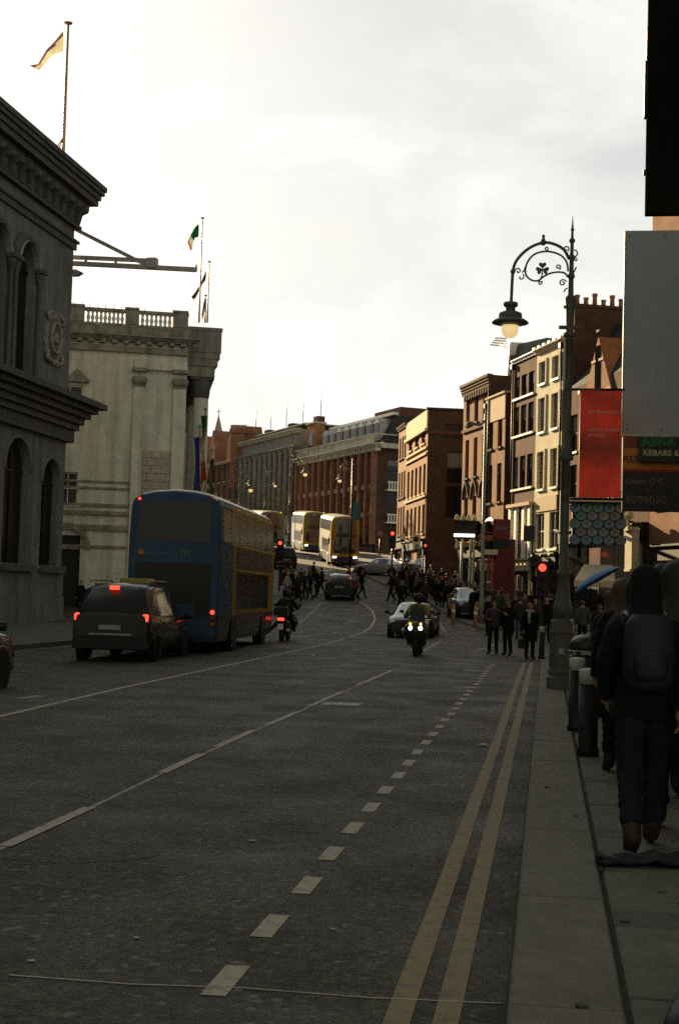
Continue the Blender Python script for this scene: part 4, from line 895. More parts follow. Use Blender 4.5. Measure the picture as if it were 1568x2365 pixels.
for i in range(5): MB().lathe([(.18, 0), (.14, .6), (.19, .75), (0, .76)], 8, (-w_ / 2 + w_ * (i + .5) / 5, 1, hC)).build('chimney_pot', POT, ch)
sp = thing('church_spire', 'slender pale church spire rising over the far roofs beside the pale bank', 'spire', at(503, 1030, 240))
s0 = sp.location; hs = Zt(503, 958, 240) - s0.z
MB().lathe([(1.6, -10), (1.6, 0), (1.25, .6), (.04, hs)], 8, smooth=False).build('spire', mat('spire_stone', (.3, .27, .21), .9), sp)
MB().tube([(0, 0, hs - .1), (0, 0, hs + 1)], .06, 4).box(-.3, .3, -.04, .04, hs + .5, hs + .6).build('cross', BLACK, sp)

# houses of the opposite side beyond the pale bank, hidden behind it from here; they shade the road
for n_, (a_, b_) in enumerate((((-24.6, 96.5), (-28.2, 111.5)), ((-28.4, 112), (-32.4, 128.5)), ((-32.6, 129), (-37.5, 149)))):
    hb = Block('terrace_house', ('grey', 'brown brick', 'cream')[n_] + ' terrace house on the left side of the street beyond the pale bank', b_, a_, g(a_[1]), (18, 20.5, 17)[n_], 8, (GRANITE, BR_BRN, CREAM)[n_], rows=[(4.5, 2.2, 5, 1.1), (8.2, 2.1, 5, 1.1), (11.6, 1.9, 5, 1.1), (14.6, 1.6, 5, 1.1)], rev=.2, fm=WHITE, sill=LIME)
    hb.cornice(hb.h - .4, hb.h, .4, LIMED); shopfront(hb, .2, hb.L - .2, 3.9, BLACK, None, 4)

# ------------------------------------------------------------------ near right: overhanging building, board, signs
nbz = Block('near_building', 'dark building overhanging the right pavement, a black corner bay high above the grey board', (4.0, 6), (4.0, 39), 0, 17, 8, mat('dark_stucco', (.07, .068, .062), .9, var=.25, streak=.4), rows=[(5, 2.4, 8, 1.4), (9, 2.4, 8, 1.4), (13, 2, 8, 1.4)], rev=.2, fm=BLACK, sill=SOOTD)
shopfront(nbz, .2, 32.8, 4.2, BLACK, None, 9)
YB = 33.0; bx = X(1493, 300, YB); bz = Zt(1500, 491, YB)
hd_ = thing('black_hoarding', 'tall black hoarding projecting high above the pavement at the top right corner', 'hoarding', (bx, YB, bz))
MB().box(0, 4.0 - bx - .003, 0, .35, 0, 10).build('panel', MATTE, hd_)
MB().box(-.07, -.003, -.02, .3, 2.3, 3.6).box(-.035, -.003, -.02, .3, 3.603, 4.4).build('edge_moulding', BLACK, hd_)
for z in (1.0, 6.0): MB().box(-.04, .3, .352, .45, z, z + .12).box(.3, 4.0 - bx - .003, .352, .45, z, z + .12).build('support_arm', BLACK, hd_)
YN = 30.0
gb = thing('blank_board', 'large plain grey board projecting over the right pavement above the kebab sign', 'sign board', at(1437, 1002, YN)); q = gb.location
z1 = Zt(1440, 533, YN) - q.z
MB().box(0, 2.6, 0, .12, 0, z1).build('panel', mat('pale_grey_board', (.34, .40, .43), .7, var=.05), gb)
for xb_ in (.08, .8, 1.6): MB().lathe([(0, -.012), (.022, -.01), (.026, 0)], 8, axis='y').build('bolt', STEEL, gb, (xb_, 0, .1)); MB().lathe([(0, -.012), (.022, -.01), (.026, 0)], 8, axis='y').build('bolt', STEEL, gb, (xb_, 0, z1 - .1))
MB().box(-.025, 2.6, -.02, .14, -.05, -.002).box(-.025, -.002, -.02, .14, -.002, z1).build('frame', STEEL, gb)
YS = 37.0
def signbox(name, label, px0, px1, py0, py1, m, Y=YS, dep=.16, cat='sign'):
    o = thing(name, label, cat, at(px0, py1, Y)); q = o.location
    w = X(px1, (py0 + py1) / 2, Y) - q.x; h = Zt((px0 + px1) / 2, py0, Y) - q.z
    MB().box(0, w, 0, dep, 0, h).build('panel', m, o); return o, w, h
SB = mat('black_sign_panel', (.012, .013, .013), .5, var=.1)
o, w, h = signbox('kebab_sign', 'black projecting sign reading KEBABS & with green letters above it', 1474, 1590, 1003, 1066, SB, YS - .3)
text('KEBABS &', .2, mat('cream_sign_letters', (.32, .31, .22), .6, var=0), o, (.1, -.006, .16), sx=1.05, bold=.006); text('ABRA', .34, mat('green_sign_letters', (.015, .12, .03), .6, var=0), o, (.06, -.006, .40), sx=1.0, bold=.012)
o, w, h = signbox('restaurant_sign', 'orange projecting sign reading RESTAURANT behind the black kebab sign', 1436, 1590, 1003, 1089, mat('orange_sign_panel', (.42, .16, .025), .6, var=.1), YS)
text('RESTAURANT', .245, BLACK, o, (.02, -.006, .24), sx=1.0, bold=.006); MB().box(0, w, -.012, -.002, 0, .07).build('red_stripe', mat('red_sign_stripe', (.25, .02, .02), .6), o)
MB().box(0, .42, -.012, -.002, .62, h).build('red_patch', mat('dark_red_patch', (.16, .04, .03), .6), o); text('F1', .16, WHITE, o, (.08, -.014, .8)) if False else None
o, w, h = signbox('agent_sign', 'dark letting board reading Conor O C & Co 8096030 below the orange sign', 1435, 1590, 1091, 1180, SB, YS - .1)
PK = mat('faded_pink_letters', (.22, .13, .10), .7, var=0); PK2 = mat('dim_pink_letters', (.13, .10, .085), .7, var=0)
text('Conor O C', .2, PK, o, (.07, -.006, h - .3), sx=1.0); text('& Co', .13, PK2, o, (.62, -.006, h - .5)); text('8096030', .30, PK2, o, (.09, -.006, .2), sx=.98)
YR2 = 28.2
o = thing('red_banner', 'tall red banner with lines of small pale print hanging beside the near shamrock lamp', 'banner', at(1335, 1148, YR2)); q = o.location
w = X(1434, 1020, YR2) - q.x; h = Zt(1385, 900, YR2) - q.z
bm = MB(); n = 12
for i in range(n):
    for j in range(4):
        def P(u, v): return Vector((w * u, .03 * math.sin(u * 5 + v * 4), h * v))
        q4 = [P(j / 4, i / n), P((j + 1) / 4, i / n), P((j + 1) / 4, (i + 1) / n), P(j / 4, (i + 1) / n)]; bm.add(q4 + [v + Vector((0, .012, 0)) for v in q4], [(0, 1, 2, 3), (7, 6, 5, 4)], 0, True)
bm.build('cloth', sheer(mat('red_banner_cloth', (.46, .115, .085), .8, var=.12), .42), o)
BT_ = mat('banner_print', (.75, .45, .36), .8, var=0)
for s, z in (('#fellowcoach', .775), ('extra bound', .61), ('artists', .56)): text(s, .115, BT_, o, (w * .2, -.045, h * z), sx=1.15)
for z in (-.03, h + .005): MB().tube([(w + .05, .02, z), (X(1318, 1000, YR2) - o.location.x, .02, z)], .025, 6).build('banner_arm', BLACK, o)
YD = 66.0
o, w, h = signbox('red_projecting_sign', 'square dark red projecting sign above the shopfronts of the sunlit terrace', 1137, 1178, 1199, 1244, mat('dark_red_sign', (.16, .025, .02), .6, var=.15), YD + 4)
MB().box(w * .15, w * .85, -.012, -.002, h * .45, h * .6).build('pale_print', PK2, o); MB().box(0, w, 0, .15, -.5, -.02).build('lower_panel', BLACK, o)
MB().tube([(0, .08, h * .85), (-.35, .08, h * .85), (-.35, .08, h * .3), (0, .08, h * .3)], .04, 5).build('bracket', mat('rust_red_iron', (.3, .07, .03)), o)
MB().box(w * .35, w * .6, .16, 5, h * .3, h * .5).build('support_arm', BLACK, o)
o, w, h = signbox('grey_projecting_sign', 'small dark grey square sign in front of the white pilasters of the brown house', 1208, 1234, 1214, 1250, mat('charcoal_sign', (.05, .05, .055), .6), YD + 8); MB().box(w * .4, w * .7, .16, 4, h * .3, h * .5).build('support_arm', BLACK, o)
o, w, h = signbox('cream_hanging_sign', 'cream hanging sign with dark emblem at the corner brick block', 951, 970, 1234, 1256, CREAM, 97)
MB().lathe([(0, -.02), (.2, -.02), (.2, 0)], 12, (w / 2, 0, h / 2), axis='y').build('emblem', SLATE, o); MB().box(-.1, w + .1, -.02, .18, h + .12, h + .2).build('hanger', CREAMST, o); MB().box(w * .4, w * .6, .16, 5, h * .6, h * .8).build('support_arm', BLACK, o)
o, w, h = signbox('cream_plate_sign', 'small blank cream plate beside the far red traffic light', 924, 935, 1233, 1246, CREAM, 98); MB().box(w * .4, w * .6, .16, 10, h * .3, h * .5).build('support_arm', BLACK, o)
# canopy of coloured round scales on the gabled house
YH = 64.0; hc = thing('scale_canopy', 'shop canopy clad in rows of round multicoloured scales right of the lamp post', 'canopy', at(1320, 1250, YH)); q = hc.location
w = X(1440, 1200, YH) - q.x; h = Zt(1380, 1160, YH) - q.z
MB().box(0, w, .06, 1.6, -.1, h).build('box', BLACK, hc)
for x_ in (.3, w - .3): MB().box(x_ - .05, x_ + .05, 1.603, 6.5 - x_ * .6, h - .3, h - .15).build('support_arm', BLACK, hc)
SC = [mat('scale_' + n, c, .35, var=.1, spec=.6) for n, c in (('teal', (.02, .085, .10)), ('green', (.035, .085, .045)), ('sand', (.11, .10, .055)), ('grey', (.08, .088, .088)), ('rose', (.09, .06, .05)), ('blue', (.035, .065, .10)))]
ts = .5; rows_ = int(h / (ts * .72)) + 1; SCM = {}
for r_ in range(rows_):
    for c in range(int(w / ts) + 1):
        x = ts * (c + .25 + .5 * (r_ % 2)); z = h - .25 - r_ * ts * .72
        if x > w or z < -.05: continue
        m = random.choice(SC)
        if m.name not in SCM: SCM[m.name] = MB().lathe([(0, -.022), (.2, -.02), (.262, -.008), (.262, .012)], 10, axis='y').mesh('scale', m)
        obj('scale', SCM[m.name], hc, (x, .012, z), (R(-7), 0, 0))
MB().box(-.2, w + .1, -.25, 1.6, h + .003, h + .14).build('top_ledge', CREAMST, hc)
for i in range(9): MB().box(w * .15 + i * w * .09, w * .15 + i * w * .09 + .16, -.1, 0, h + .144, h + .5).build('ledge_letter', mat('amber_letter', (.55, .35, .12), .5), hc)
aw = thing('cream_awning', 'sunlit cream striped shop awning below the scale canopy', 'awning', at(1325, 1340, YH - .5)); q = aw.location; w = X(1420, 1330, YH) - q.x; z1 = Zt(1380, 1303, YH) - q.z
MB().add([(0, 0, 0), (w, 0, 0), (w * .95, 1.3, z1), (w * .25, 1.3, z1), (0, .03, -.05), (w, .03, -.05), (w * .95, 1.33, z1 - .05), (w * .25, 1.33, z1 - .05)], [(0, 1, 2, 3), (7, 6, 5, 4), (0, 4, 5, 1), (1, 5, 6, 2), (2, 6, 7, 3), (3, 7, 4, 0)]).build('canvas', mat('cream_canvas', (.62, .55, .40), .8, var=.12), aw)
MB().box(0, w, -.03, -.003, -.28, 0).build('valance', CREAMST, aw)
for x in (.1, w - .1): MB().tube([(x, .1, -.1), (x, 1.5, -.4)], .03, 5).build('arm', STEEL, aw)
MB().box(-.2, w + .3, 1.5, 1.8, -3, z1 + .6).build('shop_wall', BLACK, aw) if False else None
# black canopy with a lit strip
YC = 86.0; bc = thing('lit_canopy', 'black canopy with a glowing white strip light under its front edge', 'canopy', at(1049, 1243, YC)); q = bc.location; w = X(1099, 1230, YC) - q.x; z1 = Zt(1075, 1206, YC) - q.z
MB().box(0, w, 0, 4, 0, z1).box(-.1, w + .15, -.15, 4, z1 + .002, z1 + .1).build('box', BLACK, bc); MB().lathe([(.09, -w * .48), (.09, w * .48)], 8, (w * .46, -.08, .18), axis='x').build('strip_light', TUBE, bc)
for i in range(4): MB().lathe([(0, 0), (.16, .05), (.1, .3), (0, .4)], 8, (w * (.1 + .27 * i), -.05, z1 + .1)).build('roof_lamp', CREAM, bc)
for x in (w * .35, w * .75, w * .9): MB().tube([(x, .1, 0), (x, .1, -4.3)], .08, 8).build('post', mat('pale_green_post', (.22, .24, .17), .5), bc)
# red shop portal
YP2 = 80; rp = thing('red_shop_portal', 'tall red timber shop portal with a cream lit lintel above the crowd', 'shop portal', (at(1112, 1400, YP2).x, YP2, g(YP2))); q = rp.location
z1 = Zt(1125, 1269, YP2) - q.z; w = X(1134, 1300, YP2) - q.x; RP = mat('red_portal_paint', (.30, .055, .03), .5, var=.15); RPD = mat('deep_red_panel', (.12, .02, .018), .6)
for x in (0, .22, w): MB().box(x, x + .12, 0, .25, 0, z1 - .3).build('post', RP, rp)
MB().box(.1, w + .35, -.2, .3, z1 - .3, z1).build('lintel', CREAM, rp); MB().box(w + .13, w + 1.3, .1, .2, 0, z1 + .6).build('side_panel', RPD, rp); MB().box(.35, w - .02, .18, .22, .3, z1 - .4).build('pane', GLASSD, rp)
MB().box(w * .45, w, -.04, .0, z1 * .45, z1 * .48).build('shelf', CREAM, rp)
MB().box(-.25, w + .1, .1, .3, z1 + .5, z1 + .8).build('upper_fascia', RP, rp)
# ------------------------------------------------------------------ shamrock street lamps
def zx(x): return (x - 835) / 378.0
def zz(y): return (3337 - y) / 378.0
def spiral(c, r0, r1, a0, turns, n=14, s=1):
    return [(c[0] + (r0 + (r1 - r0) * i / n) * math.cos(a0 + s * turns * 2 * math.pi * i / n), 0, c[1] + (r0 + (r1 - r0) * i / n) * math.sin(a0 + s * turns * 2 * math.pi * i / n)) for i in range(n + 1)]
def smooth(pts, k=4):
    P = [Vector((p[0], 0, p[1])) for p in pts]; out = []
    for i in range(len(P) - 1):
        a, b, c, d = P[max(i - 1, 0)], P[i], P[i + 1], P[min(i + 2, len(P) - 1)]
        for j in range(k):
            t = j / k; out.append(.5 * ((2 * b) + (c - a) * t + (2 * a - 5 * b + 4 * c - d) * t * t + (3 * b - a - 3 * c + d) * t ** 3))
    out.append(P[-1]); return out
def zpts(l): return [(zx(a), zz(b)) for a, b in l]
def make_lamp(name, label, loc, rz, group):
    t = thing(name, label, 'street lamp', loc, rz, group)
    MB().lathe([(.25, 0), (.25, .2), (.22, .23), (.235, .3), (.215, .36), (.215, .95), (.235, 1.0), (.215, 1.06), (.2, 1.2), (.17, 1.25)], 12, smooth=False).build('pedestal', IRON, t)
    sh = MB().lathe([(.17, 1.24), (.175, 1.42), (.185, 1.46), (.15, 1.5), (.125, 1.7), (.1, 2.02), (.13, 2.05), (.13, 2.1), (.082, 2.13), (.070, 4.1), (.125, 4.13), (.125, 4.2), (.1, 4.25), (.11, 4.32), (.068, 4.36), (.066, 6.35), (.11, 6.38), (.11, 6.44), (.066, 6.47), (.07, 6.75), (.08, 6.95), (.09, 7.05), (.095, 7.1), (.05, 7.15), (.045, 7.45), (.065, 7.47), (.065, 7.52), (.042, 7.55), (.04, 7.8), (.058, 7.82), (.058, 7.86), (.034, 7.9), (.03, 8.1), (.055, 8.14), (.055, 8.17), (.026, 8.2), (.022, 8.33), (.036, 8.36), (.02, 8.39), (.004, 8.62)], 12).build('shaft', IRON, t)
    MB().box(-.2, .2, -.03, .03, 6.52, 6.58).box(-.12, .12, -.025, .025, 6.9, 6.95).build('ladder_bar', IRON, sh)
    arc = smooth(zpts([(818, 385), (780, 318), (715, 280), (645, 268), (560, 296), (490, 352), (447, 415), (434, 480), (431, 560), (429, 690)]))
    MB().tube(arc, .028, 8).lathe([(.03, -.04), (.05, 0), (.03, .04)], 8, (zx(434), 0, zz(472))).lathe([(.03, -.05), (.06, 0), (.02, .09), (.035, .12), (0, .16)], 8, (zx(638), 0, zz(268))).build('bracket_arm', IRON, t)
    s = MB().tube(smooth(zpts([(812, 470), (803, 410), (770, 365), (720, 340), (650, 330), (580, 350), (537, 398), (520, 455), (528, 500), (565, 532), (610, 535), (645, 508), (690, 484), (745, 475), (790, 482), (812, 510)])), .018, 6)
    for c, r0, r1, a0, tu, d in (((470, 468), 22, 5, 3.1, 1.1, -1), ((490, 510), 24, 4, 1.0, .8, -1), ((622, 548), 16, 4, .8, 1.1, -1), ((744, 440), 20, 4, -1.2, 1.2, 1), ((778, 550), 26, 5, .3, 1.3, 1), ((795, 312), 22, 5, -1.0, 1.1, 1), ((848, 345), 26, 22, 1.5, .9, -1), ((865, 385), 14, 4, 1.6, 1.0, 1), ((660, 312), 14, 4, -1.0, 1.0, 1)):
        s.tube(spiral((zx(c[0]), zz(c[1])), r0 / 378, r1 / 378, a0, tu, 12, d), .014, 5)
    s.tube(smooth(zpts([(812, 585), (795, 600), (790, 615)])), .014, 5); s.tube(smooth(zpts([(497, 478), (512, 462), (516, 440)])), .014, 5); s.tube(smooth(zpts([(835, 500), (855, 470), (868, 440)])), .016, 5)
    s.build('scrollwork', IRON, t)
    sm = MB(); c0 = (zx(637), zz(452))
    for a in (90, 205, 335):
        a = R(a); ux, uz = math.cos(a), math.sin(a); poly = []
        for k in range(16):
            th = 2 * math.pi * k / 16; rr = 1 - .0
            hx = 16 * math.sin(th) ** 3 / 17; hz = (13 * math.cos(th) - 5 * math.cos(2 * th) - 2 * math.cos(3 * th) - math.cos(4 * th)) / 17
            px_, pz_ = hx * .075, (hz + 1) * .068; poly.append((c0[0] + ux * pz_ - uz * px_, c0[1] + uz * pz_ + ux * px_))
        sm.prism(poly, -.014, .014)
    sm.tube([(c0[0], 0, c0[1]), (zx(636), 0, zz(490)), (zx(625), 0, zz(530))], .014, 5); sm.build('shamrock', IRON, t)
    lx = zx(426)
    ln = MB().lathe([(.02, zz(655)), (.025, zz(685)), (.125, zz(690)), (.135, zz(705)), (.12, zz(718)), (.085, zz(722)), (.09, zz(752)), (.15, zz(756)), (.205, zz(765)), (.215, zz(790)), (.21, zz(800)), (.28, zz(812)), (.335, zz(828)), (.335, zz(836)), (.2, zz(845)), (.15, zz(850)), (0, zz(849))], 20, (lx, 0, 0)).build('lantern', IRON, t)
    MB().lathe([(0, zz(851)), (.15, zz(852)), (.158, zz(880)), (.14, zz(910)), (.09, zz(932)), (.0, zz(941))], 18, (lx, 0, 0)).build('globe', GLOBE, ln)
    MB().box(-.05, .05, -.238, -.2, .62, .72).build('plate', LEAD, t)
    return t
LG = 'ornate shamrock street lamps'
lp = gnd(1293, 1604); lamp = make_lamp('street_lamp', 'tall near iron street lamp with shamrock bracket and glowing globe at the kerb', (X(1293, 1600, 25.9), 25.9, .12), 0, LG)
lamp.rotation_euler = (0, R(.45), 0)
def lamp2(px, Y, rz, sc, label): repeat(lamp, label, (X(px, 1300, Y), Y, g(Y) + .1), rz, LG, sc).rotation_euler = (0, 0, rz)
lamp2(808, 140, R(12), 1.15, 'far shamrock lamp before the Victorian block, above the nearer oncoming bus')
lamp2(666, 127, R(180), 1.22, 'far shamrock lamp left of the two oncoming buses, arm to the right')
lamp2(539, 100, R(188), 1.0, 'shamrock lamp right of the pale bank, arm above the blue bus roof')
lamp2(548, 170, R(180), 1.12, 'small distant lit lamp before the grey classical building, left one')
lamp2(608, 172, R(180), 1.12, 'small distant lit lamp before the grey classical building, right one')
# plain modern lamp on the right pavement
Yq = 68.0; t = thing('street_light', 'plain steel street light with curved arm in front of the tall orange brick house', 'street light', (X(1116, 1200, Yq), Yq, g(Yq) + .12)); q = t.location
top = Zt(1118, 956, Yq) - q.z; hx = X(1080, 980, Yq) - q.x; hz = Zt(1085, 983, Yq) - q.z
MB().lathe([(.14, 0), (.14, 1.2), (.09, 1.25), (.07, top)], 10).build('pole', mat('grey_green_pole', (.16, .18, .15), .5), t)
MB().tube([(0, 0, top - .3), (hx * .3, 0, hz + .02), (hx * .7, 0, hz + .08)], .05, 6).build('arm', IRON, t); MB().lathe([(0, hx * 1.1), (.12, hx * 1.02), (.15, hx * .8), (.05, hx * .6)], 8, (0, 0, hz + .08), axis='x').build('lamp_head', IRON, t)
# bollards
BG = 'black bollards with pale caps along the right kerb'
def bollard(loc, label, h=.885, r=.1):
    t = thing('bollard', label, 'bollard', loc, 0, BG)
    MB().lathe([(r * 1.15, 0), (r * 1.15, .06), (r, .08), (r, h - .16), (r * .9, h - .16)], 16).build('post', BLACK, t)
    MB().lathe([(r * 1.02, h - .155), (r * 1.04, h - .05), (r * .98, h - .012), (r * .8, h), (0, h + .01)], 16).build('cap', mat('pale_bollard_band', (.42, .42, .36), .6, var=.2), t); return t
bollard((X(1357, 1700, 14.85), 14.85, .12), 'black bollard with pale cap nearest the camera on the right pavement')
bollard((X(1330, 1650, 17.6), 17.6, .12), 'black bollard with pale cap just right of the near lamp base', r=.095)
t = bollard((X(1250, 1500, 38.4), 38.4, .12), 'slim black bollard at the pavement corner left of the near lamp', .86, .075)
OB = mat('orange_bollard', (.42, .17, .03), .6, var=.2)
for px, Y, l in ((1047, 66.2, 'orange bollard at the kerb in front of the blue parked car'), (1098, 64.6, 'orange bollard at the kerb point left of the two standing people'), (1101, 69, 'orange bollard beside the blue parked car, nearer the shops')):
    o = thing('bollard', l, 'bollard', (X(px, 1400, Y), Y, g(Y) + .1), 0, 'orange bollards by the blue car'); MB().lathe([(.09, 0), (.08, .9), (.05, .98), (0, 1)], 10).build('post', OB, o); MB().lathe([(.085, .6), (.085, .72)], 10).build('band', WHITE, o)
# litter bin
t = thing('litter_bin', 'dark domed litter bin behind the bollards right of the near lamp', 'litter bin', (X(1354, 1500, 20.8), 20.8, .12))
MB().lathe([(.22, 0), (.25, .05), (.25, .78), (.22, .8)], 18).build('drum', BLACK, t); MB().lathe([(.255, .86), (.25, .95), (.2, 1.04), (.1, 1.09), (0, 1.1)], 18).build('dome', mat('dark_bin_dome', (.03, .032, .03), .3), t); MB().lathe([(.257, .845), (.262, .85), (.257, .87)], 18).build('rim', LEAD, t)
for a in (0, 2.1, 4.2): MB().box(-.03, .03, -.01, .01, .78, .88).build('strut', BLACK, t, (.23 * math.cos(a), .23 * math.sin(a), 0))
# traffic signals
SG = 'traffic signals showing red'
def signal(px, py, Y, label, sc=1.0, back=True):
    z = Zt(px, py, Y); b = g(Y) + .1; t = thing('traffic_light', label, 'traffic light', (X(px, py, Y), Y, b), 0, SG); h = z - b
    MB().lathe([(.07, -.1), (.055, .3), (.055, h - .7)], 8, (0, .16, 0)).build('pole', BLACK, t)
    w = .16 * sc
    hd = MB().box(-w, w, .02, .24, h - .78 * sc, h + .17 * sc).build('head', BLACK, t)
    if back and sc > 1.15: MB().box(-w - .04, w + .04, .12, .15, h - .82 * sc, h + .21 * sc).build('backboard', BLACK, t)
    MB().lathe([(0, -.03), (.1 * sc, -.01), (.105 * sc, .02)], 14, (0, 0, h), axis='y').build('red_lamp', REDL, t)
    for dz in (.29, .58): MB().lathe([(0, 0), (.1 * sc, 0), (.1 * sc, .02)], 12, (0, 0, h - dz * sc), axis='y').build('dark_lamp', GLASSD, t)
    for dz in (0, .29, .58): MB().lathe([(.112 * sc, -.12), (.112 * sc, .02)], 12, (0, 0, h - dz * sc), axis='y', mi=0).build('hood', BLACK, t) if False else None
    return t
signal(1252, 1311, 43.0, 'traffic light showing a large red lamp beside the near lamp post', 1.1)
signal(906, 1232, 97, 'far traffic light showing red right of the two oncoming buses', 1.25)
signal(982, 1260, 99, 'small far pedestrian signal showing red by the dark gable wall', .8, False)
signal(647, 1254, 92, 'traffic light showing red above the crossing crowd right of the blue bus', 1.2)
t = thing('round_sign', 'round red ringed road sign above the far crowd left of the red traffic light', 'road sign', (X(877, 1233, 112), 112, g(112))); h = Zt(877, 1233, 112) - g(112)
MB().lathe([(.05, 0), (.05, h)], 6, (0, .06, 0)).build('pole', BLACK, t); MB().lathe([(0, 0), (.36, 0), (.36, .03)], 18, (0, 0, h), axis='y').build('plate', mat('dull_sign_white', (.2, .19, .17), .6), t); MB().loft([[(r_ * math.cos(2 * math.pi * k / 18), y_, h + r_ * math.sin(2 * math.pi * k / 18)) for k in range(18)] for r_, y_ in ((.27, -.004), (.27, -.012), (.36, -.012), (.36, -.004))], caps=False).build('red_ring', REDOFF, t)
t = thing('teal_banner', 'teal banner hanging on a post right of the nearer oncoming bus', 'banner', (X(811, 1200, 112), 112, g(112))); q = t.location
MB().lathe([(.08, 0), (.06, Zt(811, 1060, 112) - q.z)], 8).build('pole', BLACK, t); MB().box(.1, X(828, 1200, 112) - q.x, 0, .04, Zt(820, 1202, 112) - q.z, Zt(820, 1160, 112) - q.z).build('cloth', mat('teal_cloth', (.03, .13, .17), .8), t)
# things lying on the near pavement
BAGM = mat('black_nylon', (.014, .016, .018), .6, var=.3, scale=9, bump=.3, bscale=25)
y1 = 8.75; t = thing('cloth_bundle', 'flat black bundle lying across the paving beside the brown boots', 'bag', (X(1380, 2010, y1), y1, .125)); q = t.location
pts = [(0, 0), (.03, -.03), (.10, .01), (.17, .03), (.26, .04), (.34, .075), (.42, .06), (.50, .10), (.58, .09), (.68, .12)]
rings = []
for i, (x, y) in enumerate(pts):
    hh = (.028, .04, .03, .042, .03, .045, .032, .04, .05, .03)[i]; ww = (.05, .11, .08, .10, .07, .09, .08, .12, .10, .08)[i]; rings.append([(x + .02 * math.sin(k * 2.3 + i), y + ww * (1 + .22 * math.sin(k * 1.7 + i * 2)) * math.cos(2 * math.pi * k / 14), hh + hh * (1 + .25 * math.sin(k * 2.9 + i * 1.3)) * math.sin(2 * math.pi * k / 14)) for k in range(14)])
MB().loft(rings).build('fabric', BAGM, t); MB().tube([(.6, .0, .02), (.72, -.06, .02), (.76, -.2, .015), (.9, -.3, .015)], .012, 6).build('strap', BLACK, t)
t = thing('holdall', 'dark holdall with a thick curved strap at the bottom right edge of the pavement', 'bag', (.62, 5.6, .125)); 
MB().tube([(-.14, -.42, .05), (-.115, -.25, .05), (-.06, -.05, .06), (.02, .12, .1), (.12, .22, .2)], [.05, .06, .07, .075, .06], 10).build('strap', BAGM, t)
MB().loft([[(x, .1 + .2 * math.cos(2 * math.pi * k / 12), .18 + .17 * math.sin(2 * math.pi * k / 12)) for k in range(12)] for x in (.05, .12, .6, .68)]).build('body', BAGM, t)
t = thing('litter', 'crumpled pale paper lying in the road by the double yellow lines', 'litter', gnd(1113, 1724)); MB().add([(-.07, 0, .005), (0, -.06, .03), (.08, 0, .008), (.02, .07, .035), (-.03, .04, .02)], [(0, 1, 3, 4), (1, 2, 3)]).build('paper', mat('dirty_paper', (.34, .36, .36), .9), t)

